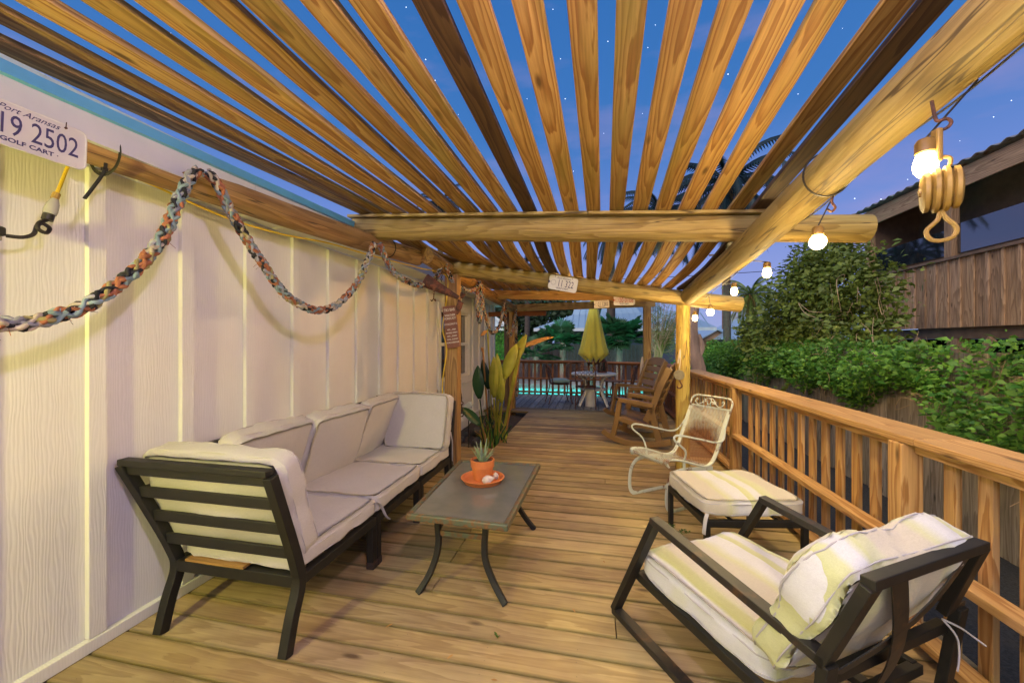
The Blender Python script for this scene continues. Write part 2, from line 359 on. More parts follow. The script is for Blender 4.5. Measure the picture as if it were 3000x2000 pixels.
m_bark = noisy('bark', (.34, .22, .16), (.20, .13, .10), 10, .9, .8, sc3=(1, 1, .25), dist=.03)
m_barkdark = noisy('dark bark', (.10, .07, .05), (.05, .035, .028), 10, .9, .8)
m_twig = mat('twig', (.32, .22, .12), .8)[0]
m_bluewall = noisy('blue grey siding', (.085, .10, .155), (.07, .085, .13), 5, .7, .1)
m_gravel = noisy('dark gravel', (.045, .045, .05), (.012, .012, .014), 60, .9, 1.0, dist=.03)
m_concrete = noisy('pool deck concrete', (.30, .30, .28), (.24, .24, .23), 4, .8)
m_green = noisy('lawn', (.05, .10, .02), (.03, .07, .015), 8, .9)
m_plasticclear = mat('clear plastic', (.7, .68, .6), .1)[0]; m_plasticclear.node_tree.nodes['Principled BSDF'].inputs['Transmission Weight'].default_value = .6
m_lens = mat('lamp lens', (.30, .28, .2), .1)[0]
def metalroof():
    m, nt, b = mat('standing seam roof', (.33, .45, .55), .38, .3); v = nt.nodes.new('ShaderNodeTexCoord').outputs['Object']
    nt.links.new(mix(nt, noi(nt, v, 1.2, 4), (.38, .50, .60), (.27, .38, .48)), b.inputs['Base Color']); return m
m_roof = metalroof()
def windowglass(name, c=(.02, .025, .03)):
    m, nt, b = mat(name, c, .04, 0, 1.0); b.inputs['IOR'].default_value = 1.9; return m
m_pane = windowglass('window pane')
# ------------------------------------------------------------------ setting: ground, decks, pool
def struct(o): o['kind'] = 'structure'; return o
def gridbox(mb, x0, x1, y0, y1, z0, z1, **k): mb.box(((x0+x1)/2, (y0+y1)/2, (z0+z1)/2), (x1-x0, y1-y0, z1-z0), **k)
mb = MB(); mb.sheet([[(x, y, -2.2 if (-9.3 < x < 5.3 and 10.8 < y < 16.9) else -.42+.05*noise.noise(V((x, y, 0)))*(abs(x) < 30)) for x in [-250, -60, -12]+[-10+i*.5 for i in range(50)]+[20, 70, 250]] for y in [-120, -30, -6]+[-4+i*.6 for i in range(24)]+[10.7, 10.85, 13, 16.8, 16.95, 18, 20, 24, 60, 120, 400]])
struct(mb.build('ground', m_gravel, smooth=2))
mb = MB()
for k in range(-22, 49):
    y0 = 1.19+.1465*k; y1 = y0+.1365
    if y1 > 8.2: break
    if y0 > 4.95 and y1 < 7.9: xs = [-1.3, 1.62]
    else: xs = [-2.262, 1.62]
    if random.random() < .45 and xs[0] < -2: j = random.choice((-.9, .1, .95)); segs = [(xs[0], j-.002), (j+.002, xs[1])]
    else: segs = [tuple(xs)]
    for a, c in segs: gridbox(mb, a, c, y0, y1, -.038, 0+random.uniform(-.0012, .0012))
nh_ = len(mb.f)
for k in range(-8, 34):
    y0 = 1.19+.1465*k
    for x in (-2.1, -1.7, -1.29, -.88, -.48, -.07, .33, .74, 1.15, 1.5):
        if 4.9 < y0 < 7.95 and x < -1.27: continue
        for yy in (y0+.03, y0+.105): mb.lathe([(.0001, .0016), (.0042, .0018)], (x+random.uniform(-.012, .012), yy, 0), 6, mi=1)
struct(mb.build('deck', [m_deck, mat('screw heads', (.05, .045, .04), .5)[0]], bevel=.003))
mb = MB()
for k in range(38):
    x0 = -3.3+.1465*k; gridbox(mb, x0, x0+.140, 8.205, 10.38, -.038, random.uniform(-.001, .001))
gridbox(mb, -3.3, 1.62, 8.19, 8.2035, -.2, -.004)
struct(mb.build('far_deck', m_deckgrey, bevel=.004))
mb = MB(); gridbox(mb, -2.2, 1.55, -2, 8.15, -.4, -.06); gridbox(mb, -3.2, 1.55, 8.22, 10.3, -.4, -.06)
# planting bed opening is cut out of the joists
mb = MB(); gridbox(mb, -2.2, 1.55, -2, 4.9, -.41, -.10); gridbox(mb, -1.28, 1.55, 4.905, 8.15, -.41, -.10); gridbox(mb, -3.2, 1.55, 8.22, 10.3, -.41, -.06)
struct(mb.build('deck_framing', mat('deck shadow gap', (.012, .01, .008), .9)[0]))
mb = MB(); mb.sheet([[(-2.3+i*.06, 4.85+j*.1, -.12+.07*noise.noise(V((i*.25, j*.3, 3)))) for i in range(18)] for j in range(33)])
struct(mb.build('planting_bed', m_soil, smooth=2))
# pool
mb = MB()
for (a, b_, c, d) in ((-14, -9, 10.6, 18.4), (5, 9, 10.6, 18.4), (-9, 5, 15.7, 18.4), (-9, 5, 10.6, 11.0)): gridbox(mb, a, b_, c, d, -.5, -.33)
struct(mb.build('pool_deck', m_concrete))
m_pool, nt, b = mat('pool plaster', (.25, .72, .68), .5)
mb = MB(); gridbox(mb, -9, 5, 11.0, 15.7, -1.75, -1.7)
for a in ((-9.06, -9, 11.0, 15.7), (5, 5.06, 11.0, 15.7), (-9.06, 5.06, 10.94, 11.0), (-9.06, 5.06, 15.7, 15.76)): gridbox(mb, *a, -1.75, -.335)
struct(mb.build('pool', m_pool))
m_water, nt, b = mat('water', (.5, .9, .9), .03); nt.nodes.remove(b)
tr = nt.nodes.new('ShaderNodeBsdfTransparent'); tr.inputs[0].default_value = (.62, .95, .93, 1); gl = nt.nodes.new('ShaderNodeBsdfGlossy'); gl.inputs['Roughness'].default_value = .06
fr = nt.nodes.new('ShaderNodeFresnel'); fr.inputs[0].default_value = 1.12; ms = nt.nodes.new('ShaderNodeMixShader'); nt.links.new(fr.outputs[0], ms.inputs[0]); nt.links.new(tr.outputs[0], ms.inputs[1]); nt.links.new(gl.outputs[0], ms.inputs[2])
bp = nt.nodes.new('ShaderNodeBump'); bp.inputs['Strength'].default_value = .3; nt.links.new(noi(nt, None, 9, 3), bp.inputs['Height']); nt.links.new(bp.outputs[0], gl.inputs['Normal']); nt.links.new(ms.outputs[0], nt.nodes['Material Output'].inputs[0])
mb = MB(); mb.sheet([[(-9, 11.0, -.43), (5, 11.0, -.43)], [(-9, 15.7, -.43), (5, 15.7, -.43)]]); struct(mb.build('pool_water', m_water))
m_poollamp = emit('pool lamp', (.5, 1, .95), 320)
for i, x in enumerate((-6.5, -3.2, 0.2, 3.4)):
    mb = MB(); mb.lathe([(.02, 0), (.16, 0), (.15, .03), (.02, .04)], (x, 11.03, -1.4), M=Matrix.Rotation(R(90), 3, 'X'))
    o = mb.build('pool_light', m_poollamp); tag(o, 'round lamp glowing under water in the pool wall', 'pool light', 'lamps in the pool wall')

# ------------------------------------------------------------------ house wall at left
WX = -2.25
house = thing('house', 'white board and batten house with a window, beside the deck', 'house', (WX, 0, 0))
mb = MB(); gridbox(mb, -2.45, WX, -2.5, 5.42, -.4, 2.2); gridbox(mb, -2.45, WX, 6.80, 8.63, -.4, 2.2); gridbox(mb, -2.45, WX, 5.42, 6.80, 1.90, 2.2); gridbox(mb, -2.45, WX, 5.42, 6.80, -.4, .78)
gridbox(mb, -7, -2.451, 8.5, 8.63, -.4, 2.2)
mb.build('wall', m_siding, house, w=True)
for k in range(-9, 19):
    y = 1.365+.4065*k
    if 5.3 < y < 6.9 or y > 8.62: continue
    mb = MB(); gridbox(mb, WX+.001, WX+.028, y-.034, y+.034, .061, 2.185); mb.build('batten', m_siding, house, w=True, bevel=.003)
for z0, z1 in ((.0605, .70), (1.99, 2.185)):
    for y in (5.62, 6.03, 6.43): mb = MB(); gridbox(mb, WX+.001, WX+.028, y-.034, y+.034, z0, z1); mb.build('batten', m_siding, house, w=True, bevel=.003)
mb = MB(); gridbox(mb, WX+.001, WX+.036, -2.5, 8.63, .002, .058); mb.build('base_trim', m_siding, house, w=True, bevel=.004)
mb = MB(); gridbox(mb, WX+.001, WX+.03, 8.56, 8.66, 0, 2.19); mb.build('corner_trim', m_siding, house, w=True, bevel=.004)
win = MB(); 
for (y0, y1, z0, z1) in ((5.36, 5.45, .70, 1.98), (6.78, 6.87, .70, 1.98), (5.45, 6.78, 1.89, 1.98), (5.45, 6.78, .70, .80)): gridbox(win, WX+.001, WX+.035, y0, y1, z0, z1)
for (y0, y1, z0, z1) in ((5.45, 5.50, .8, 1.89), (6.73, 6.78, .8, 1.89), (5.50, 6.73, 1.33, 1.38), (5.5, 6.73, 1.85, 1.89), (5.5, 6.73, .8, .84)): gridbox(win, WX-.04, WX+.012, y0, y1, z0, z1)
gridbox(win, WX-.03, WX-.005, 6.10, 6.12, 1.38, 1.85)
wn = win.build('window', m_white, house, w=True, bevel=.003)
mb = MB(); gridbox(mb, WX-.05, WX-.042, 5.46, 6.77, .81, 1.88); mb.build('pane', m_pane, wn, w=True)
mb = MB(); gridbox(mb, WX+.036, WX+.06, 5.33, 6.9, .665, .70); mb.build('sill', m_white, wn, w=True, bevel=.003)
mb = MB(); gridbox(mb, -2.248, -1.955, -2.5, 8.9, 2.201, 2.215); 
for i in range(40): gridbox(mb, -2.23+.0, -1.97, -2.4+i*.28, -2.39+i*.28, 2.196, 2.2008)
mb.build('soffit', m_white, house, w=True)
m_blue = noisy('painted fascia', (.60, .60, .62), (.52, .53, .56), 4, .35, .05)
FZ = lambda y: 2.286 if y < 1 else (2.286+(y-1)*.022 if y < 2.9 else 2.328)
mb = MB()
for a, c in ((-2.5, 1), (1, 1.92), (1.925, 2.9), (2.9, 8.9)):
    v = [(xx, y, z) for xx in (-1.954, -1.93) for y, z in ((a, 2.185), (c, 2.185), (c, FZ(c)), (a, FZ(a)))]
    mb.add(v, [(3, 2, 1, 0), (4, 5, 6, 7), (0, 1, 5, 4), (1, 2, 6, 5), (2, 3, 7, 6), (3, 0, 4, 7)], v)
mb.build('fascia', m_blue, house, w=True)
mb = MB(); mb.sheet([[(-1.95, -2.5, 2.35), (-1.95, 8.95, 2.35)], [(-7, -2.5, 3.9), (-7, 8.95, 3.9)]]); mb.build('roof', m_roof, house, w=True, solid=.03)
mb = MB(); [mb.bar((-1.917, a, FZ(a)+.022), (-1.917, c, FZ(c)+.022), .024, .043) for a, c in ((-2.5, 1), (1, 2.9), (2.9, 8.95))]; mb.build('drip_edge', noisy('sky reflection drip edge', (.10, .36, .60), (.08, .30, .52), 5, .3), house, w=True)  # blue of the reflected sky put into the drip edge colour

# ------------------------------------------------------------------ pergola
perg = thing('pergola', 'timber pergola of round poles and spaced slats over the deck', 'pergola', (0, 3, 0))
SL = [((-2.137, 1.021, 2.48), (-1.841, 2.93, 2.448)), ((-1.941, 0.928, 2.48), (-1.699, 2.93, 2.438)), ((-1.748, 0.9, 2.48), (-1.551, 2.93, 2.428)), ((-1.551, 0.942, 2.48), (-1.399, 2.93, 2.418)), ((-1.376, 0.979, 2.48), (-1.242, 2.93, 2.408)), ((-1.19, 1.018, 2.48), (-1.082, 2.93, 2.402)), ((-1.044, 1.049, 2.48), (-0.931, 2.93, 2.392)), ((-0.888, 1.105, 2.5), (-0.781, 2.93, 2.382)), ((-0.729, 1.139, 2.5), (-0.626, 2.93, 2.372)), ((-0.535, 1.18, 2.5), (-0.475, 2.93, 2.362)), ((-0.386, 1.211, 2.5), (-0.322, 2.93, 2.351)), ((-0.217, 1.247, 2.5), (-0.165, 2.93, 2.341)), ((-0.041, 1.284, 2.5), (-0.01, 2.93, 2.34)), ((0.118, 1.318, 2.5), (0.152, 2.93, 2.329)), ((0.288, 1.354, 2.5), (0.312, 2.93, 2.319)), ((0.452, 1.388, 2.5), (0.465, 2.93, 2.308)), ((0.613, 1.423, 2.5), (0.617, 2.93, 2.298)), ((0.753, 1.452, 2.5), (0.766, 2.93, 2.288)), ((0.963, 1.496, 2.5), (0.927, 2.93, 2.277)), ((1.088, 1.523, 2.5), (1.065, 2.93, 2.268))]
def slatmesh(mb, pts, w, t, r=None, roll=0):
    rows, lc, fs = [], [], []; L = 0; vs = []
    for i, p in enumerate(pts):
        p = V(p)
        if i: L += (p-V(pts[i-1])).length
        for (a, b_) in ((-w/2, 0), (w/2, 0), (w/2, t), (-w/2, t)):
            vs.append(p+V((a, 0, b_+a*roll))); lc.append((L, a, b_))
    n = len(pts)
    for i in range(n-1):
        for k in range(4): fs.append((i*4+k, i*4+(k+1) % 4, i*4+4+(k+1) % 4, i*4+4+k))
    fs += [(3, 2, 1, 0), tuple((n-1)*4+k for k in range(4))]
    mb.add(vs, fs, lc, r)
nS = len(SL)
for i, (p, q) in enumerate(SL):
    p, q = V(p), V(q); d = (p-q)/(p-q).length
    p = p+d*1.9; fr_ = i/(nS-1)
    bx = -1.66+fr_*2.56; by = 4.12+fr_*.34; bz = 2.312-fr_*.365
    mid = (q+V((bx, by, bz)))/2-V((0, 0, .055+.02*math.sin(i*2.1)))
    pts = [p, (p+q)/2+V((0, 0, .008*math.sin(i*3))), q]+smooth_path([q, mid, (bx, by, bz)], 6)[1:]
    if i < nS-1: pts += [(bx+.02, by+.9, bz+.02-.01), (-1.66+fr_*2.6, 6.25, 2.262-.10*fr_)]
    mb = MB(); slatmesh(mb, pts, random.uniform(.095, .103), random.uniform(.024, .032), r=random.random(), roll=random.uniform(-.08, .08))
    dark = i in (9, 19)
    mb.build('slat', m_slatdark if dark else m_slat, perg, bevel=.003, w=True, label='dark brown pergola slat' if dark else None)
for i in range(17):   # slats of the far bay
    fr_ = i/16; mb = MB(); x = -1.64+fr_*2.55
    slatmesh(mb, [(x, 6.1, 2.30-.10*fr_), (x, 7.2, 2.25-.06*fr_), (x, 8.35, 2.235+.02*fr_)], .108, .03); mb.build('slat', m_slat, perg, bevel=.003, w=True)
def log(pts, r, mat_, name='beam', n=20):
    mb = MB(); P = smooth_path(pts, 10); mb.tube(P, r, n, wob=.05); return mb.build(name, mat_, perg, w=True, smooth=True)
log([(-2.1, -1.6, 2.12), (-2.045, .8, 2.20), (-2.0, 1.6, 2.207), (-1.86, 2.62, 2.205), (-1.69, 3.55, 2.215)], .077, m_polebrown, 'pole')
log([(-1.58, 3.5, 2.22), (-1.6, 5.5, 2.14), (-1.68, 8.2, 2.09)], .078, m_polebrown, 'pole')
log([(1.0, -1.6, 2.52), (1.0, 1.2, 2.222), (1.0, 2.93, 2.03), (.96, 4.62, 1.86)], .087, m_pole, 'pole')
log([(-1.95, 2.93, 2.335), (-.6, 2.93, 2.25), (.93, 2.93, 2.168), (1.71, 2.93, 2.121)], .087, m_pole)
mb = MB(); mb.bar((-1.99, 2.93, 2.431), (-.05, 2.93, 2.328), .12, .022, r=.8); mb.bar((-.046, 2.93, 2.326), (1.38, 2.93, 2.242), .12, .022, r=.6); mb.build('ledger', m_pole, perg, w=True, bevel=.002)
log([(-1.75, 4.10, 2.235), (-1.478, 4.137, 2.199), (-.891, 4.218, 2.116), (-.156, 4.32, 2.015), (.879, 4.463, 1.865), (1.50, 4.55, 1.79)], .081, m_pole)
mb = MB(); mb.bar((-1.70, 6.2, 2.165), (1.05, 6.2, 2.06), .04, .14, r=.3); mb.build('beam', m_slat, perg, w=True, bevel=.003)
mb = MB(); mb.bar((-1.85, 8.10, 2.10), (1.15, 8.10, 2.155), .04, .15, r=.3); mb.build('beam', m_slat, perg, w=True, bevel=.003)
mb = MB(); mb.bar((-3.2, 8.2, 1.98), (-1.0, 8.2, 1.99), .04, .10, r=.3); mb.build('beam', m_railfar, perg, w=True, bevel=.003)
mb = MB(); gridbox(mb, -1.60, -1.455, 4.02, 4.15, -.3, 2.125, r=.4); mb.build('post', m_post, perg, w=True, bevel=.006)
mb = MB(); mb.tube([(.925, 4.52, -.3), (.925, 4.52, .9), (.93, 4.52, 1.80)], .073, 14, wob=.06, r_=.5); mb.build('post', m_ypost, perg, w=True, smooth=True, label='yellow lit round post')
mb = MB(); gridbox(mb, -1.76, -1.64, 8.03, 8.15, -.3, 2.04, r=.4); mb.build('post', m_slat, perg, w=True, bevel=.005)
mb = MB(); mb.tube([(-1.86, 8.3, -.3), (-1.86, 8.3, 2.0)], .07, 12, wob=.06); mb.build('post', m_brown, perg, w=True, smooth=True)
mb = MB(); gridbox(mb, .93, 1.07, 8.03, 8.16, -.3, 2.09, r=.4); mb.build('post', m_slat, perg, w=True, bevel=.005)

# ------------------------------------------------------------------ railings
def railing(name, label, P0, P1, posts, m, top=.955, capw=.20, capoff=.06, side=1, bal=.157, lw=.05, base=-.12, inner=.03, joint=None):
    P0, P1 = V(P0), V(P1); d = (P1-P0); L = d.length; d.normalize(); nrm = V((d.y, -d.x, 0))*side   # nrm: outward
    t = thing(name, label, 'railing', tuple(P0))
    n = 0
    cj = [0]+(joint or [])+[L]
    for a, c in zip(cj[:-1], cj[1:]):
        mb = MB(); mb.bar(P0+d*(a+.001)+nrm*capoff+V((0, 0, top-.018)), P0+d*(c-.001)+nrm*capoff+V((0, 0, top-.018)), capw, .037); mb.build('top_rail', m, t, w=True, bevel=.006)
    def hb(z, nm, w=.085, h=.038, off=0):
        pp = [0]+list(posts)+[L]
        for a, c in zip(pp[:-1], pp[1:]):
            if c-a < .2: continue
            mb = MB(); mb.bar(P0+d*(a+.047)+nrm*(off)+V((0, 0, z)), P0+d*(c-.047)+nrm*(off)+V((0, 0, z)), w, h); mb.build(nm, m, t, w=True, bevel=.004)
    hb(top-.0375-.022, 'under_rail', .04, .042, -.004+inner)
    hb(.447-.02, 'mid_rail', off=-.015+inner*0); hb(.07, 'bottom_rail', off=-.015)
    for s_ in posts:
        mb = MB(); q = P0+d*s_; mb.box((q.x, q.y, (base+top-.038)/2), (.09, .09, top-.038-base), Matrix.Rotation(math.atan2(d.y, d.x), 3, 'Z')); mb.build('post', m, t, w=True, bevel=.005)
    k = 0; x = .08
    while x < L and n < 100:
        if min([abs(x-s_) for s_ in posts] or [9]) > .085:
            mb = MB(); q = P0+d*x+nrm*(.046+.012); zt = top-.04; mb.box((q.x, q.y, (base+zt)/2), (lw, .024, zt-base), Matrix.Rotation(math.atan2(d.y, d.x), 3, 'Z')); mb.build('baluster', m, t, w=True, bevel=.003); n += 1
        x += bal
    return t
railing('deck_railing', 'cedar coloured railing along the right edge of the deck', (1.49, -1.0, 0), (1.42, 6.75, 0), [1.0, 3.24, 5.5], m_rail, side=1, capw=.24, capoff=.085, lw=.062, base=-.18, joint=[3.14])
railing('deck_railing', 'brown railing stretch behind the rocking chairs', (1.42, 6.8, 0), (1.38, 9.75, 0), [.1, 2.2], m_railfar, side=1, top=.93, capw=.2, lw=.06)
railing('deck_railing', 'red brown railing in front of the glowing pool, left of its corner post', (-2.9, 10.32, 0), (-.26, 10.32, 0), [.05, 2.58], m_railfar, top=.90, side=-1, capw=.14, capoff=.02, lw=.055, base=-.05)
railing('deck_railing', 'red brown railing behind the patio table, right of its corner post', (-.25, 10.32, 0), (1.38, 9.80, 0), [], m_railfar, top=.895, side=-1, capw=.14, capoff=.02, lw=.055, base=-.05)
# ------------------------------------------------------------------ sectional sofa
def cushion(L, Wd, T, seed=0, n=16, puff=.3, wr=.014, ex=9, sag=0):
    """puffed box cushion in local coords, centre at origin; L along x, Wd along y, T along z"""
    mb = MB(); so = seed*13.7
    def P(a, b_, c):
        e = ex; k = (abs(a)**e+abs(b_)**e+abs(c)**e)**(1/e); a2, b2, c2 = a/k, b_/k, c/k
        f = (1-puff)+puff*math.cos(a2*pi/2)*math.cos(b2*pi/2)
        p = V((a2*L/2, b2*Wd/2, c2*T/2*f))
        nn = noise.noise(V((p.x*5+so, p.y*5, p.z*5)))*wr+noise.noise(V((p.x*22+so, p.y*9, p.z*18)))*wr*.45
        w2 = 1-min(1, max(abs(a2), abs(b2)))**6
        edge = max(abs(a2), abs(b2))
        p += V((a2*abs(a2)**4, b2*abs(b2)**4, c2))*nn
        if edge > .75: p += V((a2, b2, 0))*.004*math.sin(40*(a2 if abs(b2) > abs(a2) else b2)+so)*(edge-.75)*4
        p.z -= sag*(1-a2*a2)*(1-b2*b2)
        return p
    for ax in range(3):
        for sgn in (-1, 1):
            m = 7 if ax != 2 else n; rows = []
            for i in range(m+1):
                row = []
                for j in range(n+1):
                    u, v = -1+2*i/m, -1+2*j/n
                    t = [0, 0, 0]; t[ax] = sgn
                    if ax == 2: t[0], t[1] = u, v
                    elif ax == 0: t[2], t[1] = u, v
                    else: t[2], t[0] = u, v
                    row.append(P(*t))
                rows.append(row)
            flip = (sgn > 0) != (ax == 2)
            if flip: rows = [r_[::-1] for r_ in rows]
            if ax == 0: rows = [r_[::-1] for r_ in rows]
            mb.sheet(rows)
    # weld
    key = {}; vs, lc, rn, mp = [], [], [], []
    for i, v in enumerate(mb.v):
        k = (round(v[0], 4), round(v[1], 4), round(v[2], 4))
        if k not in key: key[k] = len(vs); vs.append(v); lc.append(v); rn.append(.5)
        mp.append(key[k])
    mb.f = [tuple(dict.fromkeys(mp[i] for i in f)) for f in mb.f]; mb.v, mb.lc, mb.rn = vs, lc, rn
    mb.mi = [0]*len(mb.f)
    mb.P = P
    return mb
def xform(mb, M):
    mb.v = [tuple(M @ V(p)) for p in mb.v]; return mb
def piping(mb0, M, r=.0028, n=60):
    """seam cord round the cushion's top and bottom edges"""
    out = MB()
    for c in (-.62, .62):
        pts = []
        for i in range(n):
            t = i/n*8; s_ = int(t//2); q = -1+(t % 2)
            a, b_ = ((q, -1), (1, q), (-q, 1), (-1, -q))[s_]
            pts.append(M @ mb0.P(a*1.003, b_*1.003, c))
        out.tube(pts, r, 5, closed=True)
    return out
def put_cushion(name, parent, size, M, mt, seed, pipe=True, **k):
    mb = cushion(*size, seed=seed, **k); P_ = mb.P; o_ = None
    pp = piping(mb, M) if pipe else None
    xform(mb, M); o_ = mb.build(name, mt, parent, w=True, smooth=2)
    if pipe: pp.build('piping', mt if mt is m_sofa else m_piping, o_, w=True, smooth=True)
    return o_
def TR(loc, rx=0, ry=0, rz=0): return Matrix.Translation(loc) @ Euler((R(rx), R(ry), R(rz))).to_matrix().to_4x4()
sofa = thing('sectional_sofa', 'long black framed sofa with grey beige cushions along the white wall', 'sofa', (-1.7, 2.5, 0))
B = .044
def fr(name, *bars, mt=m_black, par=None, w=True):
    mb = MB()
    for p0, p1, a, h in bars: mb.bar(p0, p1, a, h)
    return mb.build(name, mt, par or sofa, w=w, bevel=.004)
X0, X1 = -2.06, -1.355; Ys = (1.60, 2.225, 2.86, 3.50)
# seat frames
for i in range(3):
    a, c = Ys[i]+.003, Ys[i+1]-.003
    fr('seat_frame', ((X1, a, .285), (X1, c, .285), B, .05), ((X0, a, .285), (X0, c, .285), B, .05), ((X0+.023, a+.022, .285), (X1-.023, a+.022, .285), B, .048), ((X0+.023, c-.022, .285), (X1-.023, c-.022, .285), B, .048), *[((X0+.023, a+.1+.13*k, .30), (X1-.023, a+.1+.13*k, .30), .03, .012) for k in range(4)])
# legs at the module joints and the far end
for y in (Ys[1]-.026, Ys[1]+.026, Ys[2]-.026, Ys[2]+.026, Ys[3]-.024):
    l = fr('leg', ((X1+.004, y, 0.0), (X1, y, .26), .046, .046)); 
    mb = MB(); mb.box((X1+.004, y, .022), (.052, .049, .044)); mb.build('foot_cap', m_darkiron, l, w=True, bevel=.004)
    fr('leg', ((X0-.02, y, 0.0), (X0, y, .26), .046, .046))
# near end panel: splayed legs, bent post, slats
def bent(name, pts, s=.046): 
    mb = MB(); P_ = smooth_path(pts, 7); mb.tube(P_, s*.70, 4, up=(1, 0, 0)); 
    return mb
def sqpost(pts, s=.05, n=7):
    P_ = smooth_path(pts, n); mb = MB(); vs, lc, fs = [], [], []; L = 0
    for i, p in enumerate(P_):
        t = (P_[min(i+1, len(P_)-1)]-P_[max(i-1, 0)]).normalized(); x = V((1, 0, 0)); x = (x-t*x.dot(t)).normalized(); y = t.cross(x)
        for a, b_ in ((-1, -1), (1, -1), (1, 1), (-1, 1)): vs.append(p+x*a*s/2+y*b_*s/2); lc.append((i*.05, a*s, b_*s))
    for i in range(len(P_)-1):
        for k in range(4): fs.append((i*4+k, i*4+(k+1) % 4, i*4+4+(k+1) % 4, i*4+4+k))
    fs += [(3, 2, 1, 0), tuple((len(P_)-1)*4+k for k in range(4))]; mb.add(vs, fs, lc); return mb
def endpanel(y, s):   # s=-1 near end, 1 far end
    for x, dx in ((X1, -.02), (X0, -.14)):
        sqpost([(x+(.01 if x == X1 else .02), y+s*.095, 0), (x+(.005 if x == X1 else .01), y+s*.05, .14), (x, y, .27), (x+dx*.15, y+s*.015, .38), (x+dx*.55, y+s*.08, .60), (x+dx, y+s*.145, .815)], .046).build('corner_post', m_black, sofa, w=True, bevel=.003)
    for k in range(5):
        z = (.285, .43, .555, .68, .795)[k]; t = max(0, (z-.30)/.515); yy = y+s*(.145*t)
        if k: fr('back_slat', ((X0-.14*t+.02, yy, z), (X1-.02*t-.02, yy, z), .018, .05))
    fr('end_rail', ((X0+.02, y, .285), (X1-.02, y, .285), .046, .055))
    fr('top_rail', ((X0-.14, y+s*.145, .83), (X1-.02, y+s*.145, .83), .05, .03))
endpanel(1.59, -1); endpanel(3.535, 1)
# back along the wall
for k in range(4):
    z = (.43, .555, .68, .795)[k]; t = (z-.30)/.515
    fr('back_slat', ((X0-.14*t, 1.62-.14*t, z), (X0-.14*t, 3.53+.13*t, z), .05, .018))
fr('top_rail', ((X0-.135, 1.475, .80), (X0-.135, 3.65, .80), .05, .03))
for y in (Ys[1], Ys[2]): fr('back_post', ((X0, y, .27), (X0-.14, y, .815), .05, .05))
mb = MB(); mb.box((-1.80, 1.577, .328), (.34, .045, .012)); mb.build('wood_strip', m_slat, sofa, w=True)
for i in range(3):
    y = (Ys[i]+Ys[i+1])/2
    put_cushion('seat_cushion', sofa, (.70, .66, .125), TR((-1.685, y, .372+.004*i), rz=(-1, .5, 1)[i]), m_sofa, i+1, puff=.18, ex=12)
def backc(name, y, L, seed, x=-1.945, tilt=-71, h=.53, zc=.605, rz=0): return put_cushion(name, sofa, (L, h, .155), TR((x, y, zc), rz=rz) @ Euler((0, 0, R(90))).to_matrix().to_4x4() @ TR((0, 0, 0), rx=tilt+180), m_sofa, seed, puff=.28, ex=10)
backc('back_cushion', 1.985, .62, 11, zc=.655); backc('back_cushion', 2.56, .60, 12, x=-1.895, rz=-4, zc=.655); backc('back_cushion', 3.16, .56, 13, x=-1.93, rz=3, zc=.655)
put_cushion('side_cushion', sofa, (.80, .54, .17), TR((-1.745, 1.60, .635), rx=106), m_sofa, 21, puff=.25, ex=10)
put_cushion('side_cushion', sofa, (.62, .52, .16), TR((-1.615, 3.42, .66), rx=75, rz=0), m_sofa, 22, puff=.25, ex=10)
def tie(parent, p, pts, mt=m_sofa, w_=.011):
    mb = MB(); mb.tube(smooth_path([p]+[tuple(V(p)+V(q)) for q in pts], 5), w_, 6, flat=.25); return mb.build('tie', mt, parent, w=True, smooth=True)
tie(sofa, (-1.33, 2.22, .40), [(.01, .03, -.03), (.03, .05, -.10), (.045, .07, -.13)], w_=.016)
tie(sofa, (-1.33, 3.50, .55), [(.012, .01, -.1), (.01, 0.02, -.28)], w_=.006); tie(sofa, (-1.335, 3.49, .55), [(.018, .01, -.1), (.025, 0.02, -.31)], w_=.006)

# ------------------------------------------------------------------ coffee table
ct = thing('coffee_table', 'low table with a frosted glass top and curved legs by the sofa', 'table', (-.74, 2.52, 0))
def lw(x, y, z): return (x, y, z)
TL, TRr, BR, BL = (-1.055, 3.00), (-.43, 3.03), (-.455, 2.0), (-1.01, 2.015)
mb = MB(); q = [TL, TRr, BR, BL]
for i in range(4):
    a, c = V((*q[i], .43)), V((*q[(i+1) % 4], .43)); d = (c-a).normalized()*.012
    mb.bar(a-d, c+d, .028, .038)
mb.build('rim', m_tframe, ct, w=True, bevel=.008)
mb = MB(); z = .438; mb.add([(BL[0]+.012, BL[1]+.012, z), (BR[0]-.012, BR[1]+.012, z), (TRr[0]-.012, TRr[1]-.012, z), (TL[0]+.012, TL[1]-.012, z), (BL[0]+.012, BL[1]+.012, z-.006), (BR[0]-.012, BR[1]+.012, z-.006), (TRr[0]-.012, TRr[1]-.012, z-.006), (TL[0]+.012, TL[1]-.012, z-.006)], [(0, 1, 2, 3), (7, 6, 5, 4)], [(0, 0, 0)]*8)
mb.build('glass_top', m_glass, ct, w=True)
for (x, y, fx, fy) in ((-.87, 2.10, -.965, 2.03), (-.60, 2.10, -.465, 2.035), (-.58, 2.90, -.44, 2.90), (-.92, 2.90, -1.07, 2.93)):
    sx = 1 if fx > x else -1
    sqpost([(x, y, .415), (x+sx*.006, y, .36), (x-sx*.0, y, .27), (x+sx*.012, y-.01, .18), (x+(fx-x)*.5, y+(fy-y)*.5, .08), (fx, fy, 0)], .032, 5).build('leg', m_black, ct, w=True, bevel=.004)
